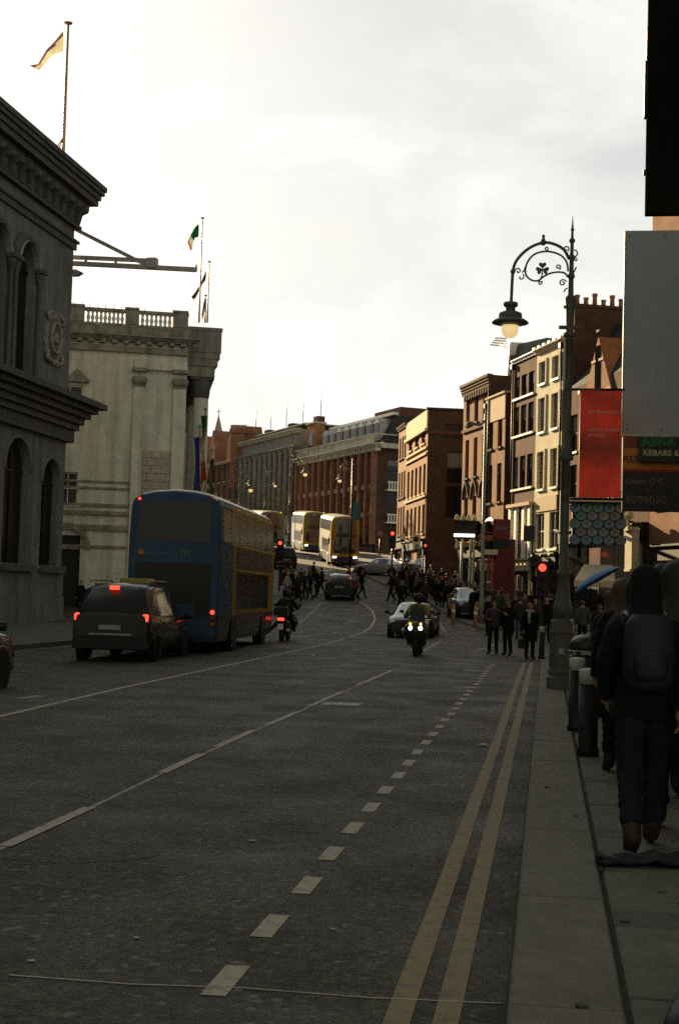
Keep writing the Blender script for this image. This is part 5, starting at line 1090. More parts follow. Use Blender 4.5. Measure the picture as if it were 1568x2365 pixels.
# ------------------------------------------------------------------ vehicles
def wheel(par, x, y, r, w=.22):
    s = 1 if x > 0 else -1
    o = obj('wheel', MB().lathe([(r * .68, -w / 2), (r * .9, -w / 2), (r, -w * .32), (r, w * .32), (r * .9, w / 2), (r * .68, w / 2)], 20, axis='x').mesh('wheel', RUBBER), par, (x, y, r))
    MB().lathe([(.0, s * w * .30), (r * .2, s * w * .36), (r * .6, s * w * .28), (r * .7, s * w * .42), (r * .7, -s * w * .4)], 14, axis='x').build('rim', ALLOY, o); return o
def bus(name, label, loc, rz, lit=False, group=None):
    L, W, H = 11.0, 2.52, 4.42
    body_y = mat('bus_yellow', (.25, .15, .012), .45, var=.15, scale=1.5, spec=.1, streak=.3); body_b = mat('bus_blue', (.026, .058, .108), .5, var=.25, scale=1.5, streak=.35, spec=.2); skirt = mat('bus_navy_skirt', (.014, .024, .045), .4, var=.2, coat=.2)
    roof = mat('bus_roof', (.42, .38, .24), .35, var=.1)
    BUSG = mat('bus_side_glass', (.006, .006, .006), .22, var=0, spec=.1)
    t = thing(name, label, 'bus', loc, rz, group)
    def half(z): return 1.16 + .1 * min(1, z / .7) if z < .9 else (1.26 if z < 2.6 else 1.26 - .05 * ((z - 2.6) / 1.4) ** 1.6)
    zs = [.32, .55, 1.05, 1.9, 2.35, 3.0, 3.7, 4.0, 4.17, 4.3, 4.38, 4.42]
    xs_ = lambda z: half(z) if z <= 4.0 else {4.17: 1.15, 4.3: .93, 4.38: .55, 4.42: .0}[z]
    def ring(y, sx=1.0, rake=0.0, dz=0.0):
        r = [(xs_(z) * sx, y - rake * max(0, z - 1.2) ** 1.3, z + (dz if z > 3.8 else 0)) for z in zs]; l = [(-p[0], p[1], p[2]) for p in r[:-1]][::-1]; return r + l
    st = [(0.0, .955, 0, -.1), (.06, .985, 0, -.05), (.22, 1, 0, 0), (2.2, 1, 0, 0), (L - .7, 1, .0, 0), (L - .18, .985, .035, -.03), (L, .93, .06, -.1)]
    b = MB(); rings = [ring(*s) for s in st]; n = len(rings[0]); o = 0
    b.loft(rings, 0, False)
    for fi, f in enumerate(b.f):
        c = sum((Vector(b.v[i]) for i in f), Vector()) / len(f)
        b.m[fi] = 3 if c.z > 4.1 and c.y > .05 and c.y < L - .1 else (2 if c.z < 1.0 else (1 if c.y < 1.9 + .35 * c.z else 0)); b.sm[fi] = False
    b.build('body', [body_y, body_b, skirt, roof], t)
    def side(s, y0, y1, z0, z1, off=.006, th=.02):
        x0, x1 = half(z0) + off, half(z1) + off
        vs = [(s * x0, y0, z0), (s * x0, y1, z0), (s * x1, y1, z1), (s * x1, y0, z1)]; ins = [(s * (x0 - th), y0, z0), (s * (x0 - th), y1, z0), (s * (x1 - th), y1, z1), (s * (x1 - th), y0, z1)]
        return MB().add(vs + ins, [(0, 1, 2, 3), (0, 4, 5, 1), (1, 5, 6, 2), (2, 6, 7, 3), (3, 7, 4, 0)])
    for s in (-1, 1):
        for i in range(7):
            y0 = .55 + i * 1.42; side(s, y0, y0 + 1.31, 3.04, 3.94).build('upper_window', BUSG, t)
        for i in range(5 if s > 0 else 6):
            y0 = 2.9 + i * 1.32; side(s, y0, y0 + 1.24, 1.18, 2.24).build('lower_window', BUSG, t)
        side(s, 2.55, L - .9, 2.28, 2.32, .014).build('trim_line', mat('bus_gold_trim', (.38, .26, .05), .35), t)
        side(s, 2.0, L - .4, 2.985, 3.03, .014).build('trim_line', MAT['bus_gold_trim'], t)
        ad = side(s, 2.85, L - .9, 2.36, 2.95, .012).build('advert_panel', mat('bus_dark_advert', (.075, .045, .03), .5, var=.5, scale=1.2), t)
    for y0 in (1.1, L - 2.6 - 0.0): pass
    side(-1, L - 1.6, L - .5, .45, 2.25, .01).build('door', GLASSD, t)
    # rear
    def back(x0, x1, z0, z1, m, name, y=-.012, k=.97):
        vs = [(x0, y, z0), (x1, y, z0), (x1 * k, y, z1), (x0 * k, y, z1), (x0, .06, z0), (x1, .06, z0), (x1 * k, .06, z1), (x0 * k, .06, z1)]
        return MB().add(vs, [(0, 1, 2, 3), (0, 4, 5, 1), (1, 5, 6, 2), (2, 6, 7, 3), (3, 7, 4, 0)]).build(name, m, t)
    back(-1.0, 1.0, 2.98, 4.06, GLASSD, 'rear_window', k=.98); back(-1.04, 1.04, 1.0, 2.42, mat('bus_black_engine_panel', (.018, .017, .015), .5, var=.2), 'engine_panel', k=1)
    back(-.1, .62, .95, 1.32, body_b, 'blue_hatch', -.03, 1); back(-.25, .27, .52, .64, mat('number_plate_dim', (.25, .25, .22), .6), 'number_plate', -.03, 1); back(-1.15, 1.15, .34, .48, skirt, 'bumper', -.05, 1)
    for i in range(4): back(-.9, -.2, 1.5 + i * .18, 1.56 + i * .18, BLACK, 'vent_slat', -.022, 1)
    tg = mat('bus_green_print', (.07, .17, .05), .6, var=0); tw_ = mat('bus_pale_print', (.11, .17, .22), .6, var=0)
    text('TFI', .22, tg, t, (.16, -.018, 2.60), bold=.008); text('dublin bus', .15, tw_, t, (-.86 + .1, -.018, 2.62)); MB().lathe([(0, -.02), (.09, -.02), (.09, 0)], 12, (-.9, .0, 2.68), axis='y').build('roundel', mat('bus_orange_roundel', (.3, .14, .03), .6), t)
    for sx in (-1, 1):
        for z, m in ((1.12, REDL if sx > 0 else REDOFF), (.95, REDOFF), (.8, mat('amber_lens', (.35, .12, .01), .3, var=0))): MB().lathe([(0, -.05), (.055, -.045), (.06, 0)], 12, (sx * 1.1, -.0, z), axis='y').build('tail_light', m, t)
        MB().lathe([(0, -.04), (.035, -.03), (.04, 0)], 10, (sx * .98, -.0, 4.13), axis='y').build('marker_light', REDL if sx < 0 else REDOFF, t)
    # front
    fy = lambda z: L - .06 * max(0, z - 1.2) ** 1.3
    def front(x, z0, z1, m, name, o=.02):
        n = 9; vs = []; fs = []
        for j in range(6):
            z = z0 + (z1 - z0) * j / 5
            for i in range(n): u = -1 + 2 * i / (n - 1); kx = x * (1 - .10 * max(0, (j - 3.5))) ; vs.append((u * kx, fy(z) + o - .10 * abs(u) ** 4, z))
        for j in range(5):
            for i in range(n - 1): fs.append((j * n + i, j * n + i + 1, (j + 1) * n + i + 1, (j + 1) * n + i))
        m2 = len(vs); vs += [(v[0], v[1] - .16, v[2]) for v in vs]
        fs = [tuple(reversed(f)) for f in fs] + [(i, i + 1, i + 1 + m2, i + m2) for i in range(n - 1)] + [(5 * n + i + 1, 5 * n + i, 5 * n + i + m2, 5 * n + i + 1 + m2) for i in range(n - 1)]
        for j in range(5): fs += [((j + 1) * n, j * n, j * n + m2, (j + 1) * n + m2), (j * n + n - 1, (j + 1) * n + n - 1, (j + 1) * n + n - 1 + m2, j * n + n - 1 + m2)]
        return MB().add(vs, fs, 0, False).build(name, m, t)
    front(1.14, 2.95, 4.18, mat('bus_windscreen_glass', (.015, .02, .024), .06, var=0, spec=.4), 'upper_windscreen'); front(1.16, 1.15, 2.5, MAT['bus_windscreen_glass'], 'windscreen'); front(1.1, 2.55, 2.9, GLASSD, 'destination_screen', .015); front(1.18, .35, .85, skirt, 'front_bumper', .05)
    for sx in (-1, 1):
        MB().box(sx * .9 - .16, sx * .9 + .16, L + .04, L + .08, .74, .86).build('headlight', HEADL if lit else CLEARL, t)
        MB().tube([(sx * 1.2, L - .2, 2.7), (sx * 1.42, L + .1, 2.75), (sx * 1.45, L + .12, 2.4)], .025, 6).box(sx * 1.45 - .07, sx * 1.45 + .07, L + .08, L + .18, 1.95, 2.45).build('mirror', BLACK, t)
        MB().lathe([(0, -.03), (.05, 0)], 8, (sx * .9, L - .25, 4.3), axis='y').build('marker_lamp', AMBERL if lit and sx < 0 else CLEARL, t)
    for s in (-1, 1):
        for y in (2.6, L - 2.5): wheel(t, s * 1.12, y, .48, .3); MB().lathe([(.5, -.01), (.58, -.005), (.58, .012), (.5, .012)], 18, (s * 1.262, y, .5), axis='x').build('wheel_arch', BLACK, t)
    return t
BGp = 'blue and yellow double decker buses'
Yb = 37.0; bxp = X(394, 1500, Yb)
nearbus = bus('double_decker_bus', 'blue and yellow double decker bus seen from behind in the left lane', (bxp, Yb, .0), R(3.2), False, BGp)
farbus = bus('double_decker_bus', 'oncoming double decker bus on the rise, the nearer and right one', (X(795, 1250, 122), 122, g(122)), R(180 + 20), True, BGp)
def placebus(b, px, Y, rz):
    d = Vector((-math.sin(rz), math.cos(rz))); c = Vector((X(px, 1250, Y), Y)) - d * 11.0; zf, zr_ = g(Y), g(c.y); b.location = (c.x, c.y, zr_); b.rotation_euler = (math.atan2(zf - zr_, 11.0), 0, rz)
placebus(farbus, 797, 122, R(180 + 14.5))
b2 = repeat(farbus, 'oncoming double decker bus left of and behind the nearer one', (0, 0, 0), 0, BGp); placebus(b2, 727, 148, R(180 + 17))
b3 = repeat(farbus, 'double decker bus half hidden behind the front end of the near blue bus', (0, 0, 0), 0, BGp); placebus(b3, 627, 143, R(180 + 21))

def car(name, label, loc, rz, paint_, kind='hatch', brake=False, lights=False, cat='car', group=None, pitch=0.0, rails=False, sign=False):
    t = thing(name, label, cat, loc, rz, group); t.rotation_euler = (pitch, 0, rz)
    P = {'hatch': (4.1, .88, [(-2.0, .36, .80, .86, 1.00, .70), (-1.9, .28, .86, .95, 1.08, .72), (-1.62, .24, .88, .97, 1.44, .60), (-.9, .22, .89, .96, 1.53, .62), (.1, .22, .89, .95, 1.52, .62), (.55, .22, .89, .94, 1.42, .62), (1.15, .22, .88, .92, .98, .76), (1.7, .24, .86, .84, .90, .72), (1.98, .30, .80, .68, .76, .66), (2.08, .36, .70, .58, .66, .58)]),
         'mpv': (4.7, .94, [(-2.3, .42, .86, .95, 1.12, .80), (-2.2, .30, .92, 1.05, 1.2, .80), (-2.02, .26, .94, 1.06, 1.72, .70), (-1.2, .24, .95, 1.04, 1.82, .72), (.2, .24, .95, 1.02, 1.82, .72), (.75, .24, .95, 1.0, 1.70, .70), (1.55, .24, .93, .98, 1.04, .8), (2.05, .26, .9, .88, .96, .76), (2.3, .32, .84, .72, .8, .7), (2.4, .38, .74, .6, .68, .6)]),
         'saloon': (4.6, .90, [(-2.28, .38, .82, .88, .98, .72), (-2.2, .28, .88, .95, 1.04, .74), (-1.6, .24, .89, .96, 1.06, .70), (-.95, .22, .90, .95, 1.40, .58), (-.2, .22, .90, .94, 1.46, .60), (.35, .22, .90, .93, 1.38, .60), (1.1, .22, .89, .92, .98, .74), (1.8, .24, .87, .84, .9, .72), (2.2, .30, .80, .68, .76, .66), (2.3, .36, .70, .58, .66, .58)])}[kind]
    L, W, st = P
    def ring(s):
        y, zl, wb_, zb_, zt_, wt = s; sp = [(0, zl), (wb_ * .78, zl), (wb_ * .95, zl + .1), (wb_, (zl + zb_) * .5), (wb_ * .985, zb_ - .06), (wb_ * .95, zb_), (wt, zt_ - .07), (wt * .82, zt_ - .012), (0, zt_ + .015)]
        r = [(x, y, z) for x, z in sp]; return r + [(-x, y, z) for x, y, z in r[1:-1]][::-1]
    rings = [[Vector(p) for p in ring(s)] for s in st]; n = len(rings[0])
    MB().loft(rings, 0, True).build('body', paint_, t)
    def pane(name, q, m=GLASS, ins=.06, off=.008):
        c = sum(q, Vector()) / len(q); nn = (q[1] - q[0]).cross(q[2] - q[0]).normalized()
        if nn.dot(c - Vector((0, c.y * .6, .7))) < 0: nn = -nn; q = q[::-1]
        v = [p.lerp(c, ins) + nn * off for p in q]; w = [p - nn * .03 for p in v]; k = len(q)
        return MB().add(v + w, [tuple(range(k))] + [(i, i + k, (i + 1) % k + k, (i + 1) % k) for i in range(k)]).build(name, m, t)
    front = {'hatch': 5, 'mpv': 5, 'saloon': 5}[kind]; rear = {'hatch': 1, 'mpv': 1, 'saloon': 2}[kind]
    a, b = rings[front], rings[front + 1]
    pane('windscreen', [a[6], a[7], a[n - 7], a[n - 6], b[n - 6], b[6]], GLASS, .05)
    a, b = rings[rear], rings[rear + 1]
    pane('rear_window', [a[6], b[6], b[7], b[n - 7], b[n - 6], a[n - 6]], GLASS, .07)
    for i in range(rear + 1, front + 0):
        for idx in (5, n - 6):
            a, b = rings[i], rings[i + 1]; q = [a[idx], b[idx], b[idx + 1], a[idx + 1]] if idx == 5 else [a[idx + 1], a[idx], b[idx], b[idx + 1]]
            pane('side_window', q, GLASS, .09)
    a, b = rings[front], rings[front + 1]
    for idx, idn in ((5, 6), (n - 5, n - 6)): pane('quarter_window', [a[idx], b[idx].lerp(a[idx], .25), a[idn]], GLASS, .12)
    r = .33 if kind != 'mpv' else .35; yr, yf = st[0][0] + .85, st[-1][0] - .85
    for s in (-1, 1):
        for y in (yr, yf):
            wheel(t, s * (W - .11), y, r); MB().lathe([(r * 1.02, -.012), (r * 1.2, -.01), (r * 1.2, .01), (r * 1.02, .012)], 18, (s * (W - .012), y, r), axis='x').build('wheel_arch', BLACK, t)
        MB().tube([(s * (W - .05), st[front + 1][0] - .35, .97), (s * (W + .12), st[front + 1][0] - .38, 1.02)], .03, 6).loft([[(s * (W + .02 + .2 * u), st[front + 1][0] - .42 + .05 * math.sin(u * 3), 1.02 + .08 * math.sin(2 * math.pi * k / 8)) if 0 else (s * (W + .05 + .18 * u), st[front + 1][0] - .40 + .05 * math.cos(2 * math.pi * k / 8), 1.04 + .075 * math.sin(2 * math.pi * k / 8)) for k in range(8)] for u in (0, .5, 1)]).build('mirror', BLACK, t)
        y0 = st[0][0]; x0 = W - .14; zt = 1.02 if kind != 'saloon' else .82
        MB().bev(-.065, .065, -.05, .05, -.08, .09, .03).build('tail_light', REDL if brake else REDOFF, t, (s * x0 + s * .0, y0 + .06, zt))
        MB().bev(-.15, .15, -.06, .06, -.06, .07, .03).build('headlight', HEADL if lights else CLEARL, t, (s * (W - .28), st[-1][0] - .12, .66))
        for yy in (-.35, -1.05) if kind != 'saloon' else (-.5, .25): MB().box(s * (W - .005) - .01, s * (W - .005) + .02, yy, yy + .18, .86, .89).build('door_handle', CHROME if kind == 'saloon' else BLACK, t)
        if rails: MB().tube([(s * .68, -1.7, 1.83), (s * .68, -1.5, 1.88), (s * .68, .2, 1.88), (s * .68, .4, 1.8)], .022, 6).build('roof_rail', STEEL, t)
    y0, y1 = st[0][0], st[-1][0]
    MB().bev(-W + .06, W - .06, y0 - .06, y0 + .14, .30, .58, .04).build('rear_bumper', BLACK if kind == 'mpv' else paint_, t); MB().bev(-W + .16, W - .16, y1 - .2, y1 + .05, .26, .46, .04).build('front_bumper', BLACK, t)
    MB().box(-.26, .26, y0 - .02 - .05, y0 - .005 - .05, .74 - .0, .85).build('number_plate', mat('number_plate_dim', (.25, .25, .22), .6), t); MB().box(-.4, .4, y1 - .1, y1 + .012, .5, .62).build('grille', BLACK, t); MB().box(-.26, .26, y1 + .05, y1 + .065, .34, .44).build('number_plate', WHITE, t)
    if brake: zt_ = st[2][4]; MB().box(-.11, .11, st[2][0] - .05, st[2][0] + .05, zt_ - .06, zt_ + .03).build('brake_light', REDL, t)
    if sign: MB().bev(-.42, .42, -.1, .1, 0, .12, .03).build('roof_sign', mat('taxi_sign_yellow', (.25, .2, .05), .5), t, (0, .1, 1.835))
    MB().box(-.5, .5, y0 - .02, y0 + .04, .62, .65).build('trim_strip', STEEL if kind == 'mpv' else BLACK, t)
    return t
DK = mat('black_car_paint', (.009, .010, .011), .2, var=.1, coat=.3, spec=.4); DKB = mat('dark_blue_car_paint', (.012, .022, .05), .16, var=.1, coat=.6); SILV = mat('silver_car_paint', (.36, .38, .40), .3, metal=.5, var=.08, coat=.5); DKG = mat('dark_grey_car_paint', (.014, .0145, .015), .25, var=.15, coat=.3, streak=.2)
Yt = 31.6; car('taxi', 'dark people carrier taxi with lit brake lights behind the blue bus', (X(246, 1450, Yt) + .0, Yt + 2.3, 0), R(2.5), DKG, 'mpv', True, False, 'taxi', rails=True, sign=True)
Yl = 22.2; car('dark_car', 'dark car cut off by the left edge, only its bonnet corner showing', (X(44, 1550, 23.0) - .84, 23.0 - 2.08, 0), 0, DK, 'hatch')
Yc = 85.0; car('hatchback', 'black hatchback driving away up the middle lane ahead of the crowd', (X(775, 1370, Yc), Yc + 2.0, g(Yc + 2)), R(6), DK, 'hatch', pitch=R(3.2))
Ye = 56.0; car('oncoming_car', 'dark car coming towards us directly behind the motorcyclist', (X(945, 1430, Ye), Ye + 2.1, 0), R(180), DK, 'saloon', lights=False)
Yv = 71.0; car('blue_car', 'dark blue car facing us at the right kerb with a sun glint on its roof', (X(1076, 1400, Yv), Yv + 2, g(Yv + 2) + .1), R(180 + 12), DKB, 'hatch')
Ys = 109.0; car('silver_saloon', 'silver saloon car turning across the junction behind the crowd', (X(884, 1320, Ys), Ys, g(Ys)), R(62), SILV, 'saloon', pitch=0)
Yk = 118.0; car('dark_van', 'dark car with a bright glint on its roof left of the oncoming buses', (X(652, 1270, Yk), Yk, g(Yk)), R(20), DK, 'mpv', pitch=R(4))
from mathutils import noise as mnoise
# ------------------------------------------------------------------ motorcycles
def scooter(name, label, loc, rz, lit_front=False, lit_rear=False, box=False):
    t = thing(name, label, 'motorcycle', loc, rz)
    for y, r in ((.72, .29), (-.72, .29)):
        o = obj('wheel', MB().lathe([(r * .62, -.06), (r * .9, -.065), (r, -.03), (r, .03), (r * .9, .065), (r * .62, .06)], 18, axis='x').mesh('wheel', RUBBER), t, (0, y, r)); MB().lathe([(0, .03), (r * .3, .035), (r * .62, .05), (r * .62, -.05), (r * .3, -.035), (0, -.03)], 12, axis='x').build('rim', ALLOY, o)
    def sec(y, w, z0, z1, n=14): return [(w * math.cos(2 * math.pi * k / n), y, (z0 + z1) / 2 + (z1 - z0) / 2 * math.sin(2 * math.pi * k / n)) for k in range(n)]
    P = mat('black_fairing', (.016, .017, .018), .3, var=.1, coat=.4)
    MB().loft([sec(.98, .05, .68, .8), sec(.92, .22, .42, .92), sec(.8, .33, .32, 1.0), sec(.62, .37, .28, 1.05), sec(.45, .33, .3, 1.06), sec(.38, .2, .4, 1.0)]).build('front_fairing', P, t)
    MB().loft([sec(.42, .16, .2, .55), sec(.2, .22, .18, .5), sec(-.1, .23, .2, .74), sec(-.5, .24, .42, .8), sec(-.95, .17, .6, .85), sec(-1.08, .06, .68, .8)]).build('body', P, t)
    MB().loft([sec(.1, .12, .72, .8), sec(-.1, .19, .74, .84), sec(-.5, .2, .76, .86), sec(-.85, .15, .82, .92)]).build('seat', MATTE, t)
    MB().add([(-.2, .72, 1.0), (.2, .72, 1.0), (.17, .5, 1.38), (.0, .47, 1.45), (-.17, .5, 1.38), (-.2, .71, 1.0), (.2, .71, 1.0), (.17, .49, 1.38), (0, .46, 1.45), (-.17, .49, 1.38)], [(0, 1, 2, 3, 4), (9, 8, 7, 6, 5)]).build('windscreen', mat('smoked_screen', (.03, .035, .035), .1, var=0), t)
    MB().tube([(-.38, .3, 1.08), (-.2, .45, 1.08), (0, .5, 1.04), (.2, .45, 1.08), (.38, .3, 1.08)], .02, 6).build('handlebar', BLACK, t)
    for s in (-1, 1):
        MB().tube([(s * .3, .4, 1.08), (s * .42, .48, 1.22)], .012, 5).loft([[(s * .44 + .07 * math.cos(2 * math.pi * k / 10), .48 + d, 1.26 + .045 * math.sin(2 * math.pi * k / 10)) for k in range(10)] for d in (-.02, .02)]).build('mirror', BLACK, t)
        MB().lathe([(0, .05), (.05, .04), (.062, .0)], 12, axis='y').build('headlight', HEADL if lit_front else CLEARL, t, (s * .14, .93, .80))
        MB().lathe([(0, .04), (.035, .03), (.04, 0)], 8, axis='y').build('indicator', AMBERL if lit_front else mat('amber_lens', (.35, .12, .01), .3, var=0), t, (s * .15, .93, .92))
        MB().tube([(s * .07, .72, .29), (s * .09, .6, .7)], .03, 6).build('fork', STEEL, t)
    MB().bev(-.11, .11, -.04, .04, -.05, .05, .02).build('tail_light', REDL if lit_rear else REDOFF, t, (0, -1.06, .78)); MB().box(-.1, .1, -1.1, -1.085, .42, .62).build('number_plate', WHITE, t)
    MB().tube([(.2, -.2, .3), (.24, -.7, .36), (.25, -1.05, .42)], [.04, .06, .06], 10).build('exhaust', STEEL, t)
    if box: MB().bev(-.24, .24, -1.2, -.8, .9, 1.22, .06).build('top_box', P, t)
    return t
Ym = 40.0; xm = X(958, 1500, Ym); mc1 = scooter('motorcycle', 'black scooter with two lit white headlights coming towards us in the middle lane', (xm, Ym + .9, 0), R(180), True)
Yn_ = 48.5; xn = X(648, 1440, Yn_); mc2 = scooter('motorcycle', 'dark scooter with red tail light waiting beside the front of the blue bus', (xn, Yn_ + .9, 0), R(2), False, True, True)

# ------------------------------------------------------------------ people: one continuous body each, clothes as shells over it
BASE = dict(pel=(0, 0, .95), sp=(0, .01, 1.13), ch=(0, .0, 1.34), nk=(0, -.005, 1.49), hb=(0, .015, 1.57), hd=(0, .02, 1.655), ht=(0, .01, 1.725),
            hpL=(.085, 0, .90), knL=(.095, .03, .50), anL=(.1, -.02, .09), toL=(.115, .13, .035), hpR=(-.085, 0, .90), knR=(-.095, .03, .50), anR=(-.1, -.02, .09), toR=(-.115, .13, .035),
            shL=(.165, 0, 1.41), elL=(.225, -.04, 1.13), wrL=(.23, .05, .89), haL=(.225, .08, .80), shR=(-.165, 0, 1.41), elR=(-.225, -.04, 1.13), wrR=(-.23, .05, .89), haR=(-.225, .08, .80))
RAD = dict(pel=(.155, .115), sp=(.135, .1), ch=(.15, .112), nk=(.056, .056), hb=(.062, .07), hd=(.082, .1), ht=(.055, .07), hpL=(.088, .095), knL=(.058, .06), anL=(.042, .048), toL=(.04, .03), shL=(.064, .064), elL=(.047, .047), wrL=(.032, .034), haL=(.03, .042))
BON = [('pel', 'sp'), ('sp', 'ch'), ('ch', 'nk'), ('nk', 'hb'), ('hb', 'hd'), ('hd', 'ht')] + [b for s in 'LR' for b in (('pel', 'hp' + s), ('hp' + s, 'kn' + s), ('kn' + s, 'an' + s), ('an' + s, 'to' + s), ('ch', 'sh' + s), ('sh' + s, 'el' + s), ('el' + s, 'wr' + s), ('wr' + s, 'ha' + s))]
REG = {('nk', 'hb'): 'head', ('hb', 'hd'): 'head', ('hd', 'ht'): 'head', ('pel', 'sp'): 'top', ('sp', 'ch'): 'top', ('ch', 'nk'): 'top'}
for s in 'LR':
    REG.update({('pel', 'hp' + s): 'leg', ('hp' + s, 'kn' + s): 'leg', ('kn' + s, 'an' + s): 'leg', ('an' + s, 'to' + s): 'foot', ('ch', 'sh' + s): 'top', ('sh' + s, 'el' + s): 'top', ('el' + s, 'wr' + s): 'top', ('wr' + s, 'ha' + s): 'hand'})
POSES = {'stand': {}, 'lean': dict(hpL=(.09, .02, .9), knL=(.12, .08, .5), anL=(.13, .05, .09), toL=(.17, .19, .035), elL=(.24, -.02, 1.14), wrL=(.15, .17, 1.1), haL=(.08, .22, 1.12)),
         'walk': dict(knL=(.09, .14, .51), anL=(.09, .2, .1), toL=(.1, .35, .07), knR=(-.09, -.02, .5), anR=(-.09, -.24, .13), toR=(-.09, -.11, .04), elL=(.23, -.12, 1.15), wrL=(.22, -.14, .92), haL=(.21, -.13, .83), elR=(-.23, .06, 1.14), wrR=(-.21, .22, .97), haR=(-.2, .28, .9)),
         'stride': dict(knL=(.09, .05, .5), anL=(.085, -.18, .13), toL=(.085, -.04, .04), knR=(-.09, .13, .52), anR=(-.09, .14, .09), toR=(-.1, .29, .05), elR=(-.23, -.13, 1.15), wrR=(-.22, -.18, .92), haR=(-.21, -.18, .83), elL=(.22, .07, 1.14), wrL=(.19, .22, 1.0), haL=(.16, .27, .95)),
         'phone': dict(elR=(-.22, .04, 1.14), wrR=(-.12, .25, 1.22), haR=(-.07, .3, 1.29), knR=(-.1, .06, .5), hd=(0, .05, 1.65), ht=(0, .05, 1.72)),
         'ride': dict(pel=(0, 0, .86), sp=(0, .03, 1.04), ch=(0, .06, 1.24), nk=(0, .06, 1.39), hb=(0, .08, 1.47), hd=(0, .09, 1.555), ht=(0, .08, 1.625), hpL=(.1, .04, .84), knL=(.24, .42, .72), anL=(.22, .4, .32), toL=(.23, .55, .27), hpR=(-.1, .04, .84), knR=(-.24, .42, .72), anR=(-.22, .4, .32), toR=(-.23, .55, .27), shL=(.17, .06, 1.31), elL=(.32, .22, 1.08), wrL=(.33, .46, 1.06), haL=(.33, .54, 1.07), shR=(-.17, .06, 1.31), elR=(-.32, .22, 1.08), wrR=(-.33, .46, 1.06), haR=(-.33, .54, 1.07)),
         'pockets': dict(elL=(.27, -.06, 1.14), wrL=(.2, .06, .95), haL=(.17, .1, .9), elR=(-.27, -.06, 1.14), wrR=(-.2, .06, .95), haR=(-.17, .1, .9), hpL=(.09, 0, .9), knL=(.11, .03, .5), anL=(.13, .02, .09), toL=(.16, .17, .035)),
         'turn': dict(hd=(.03, .01, 1.655), ht=(.035, -.0, 1.72), shL=(.15, .07, 1.41), shR=(-.15, -.07, 1.41), elL=(.2, .08, 1.14), wrL=(.12, .22, .98), haL=(.08, .27, .92), knL=(.1, .06, .5), anL=(.1, .02, .09), toL=(.12, .17, .035)),
         'kick': None}
POSES['kick'] = dict(POSES['ride'], knR=(-.20, .3, .62), hpR=(-.1, .04, .84), hpL=(.1, .02, .84), knL=(.30, .1, .52), anL=(.52, -.12, .26), toL=(.63, -.06, .16))
POSES['kick'] = {k: ((-v[0], v[1], v[2])) for k, v in {(q[:-1] + ('R' if q[-1] == 'L' else 'L') if q[-1] in 'LR' else q): w for q, w in POSES['kick'].items()}.items()}
SKIN = mat('skin', (.30, .17, .11), .6, var=.08); HAIR = mat('dark_hair', (.02, .015, .012), .6, var=.2); SHOE = mat('dark_shoe', (.018, .016, .015), .6); 
_PM = {}
def seg_d(p, a, b): ab = b - a; t = max(0, min(1, (p - a).dot(ab) / max(ab.dot(ab), 1e-9))); return (p - (a + ab * t)).length, t
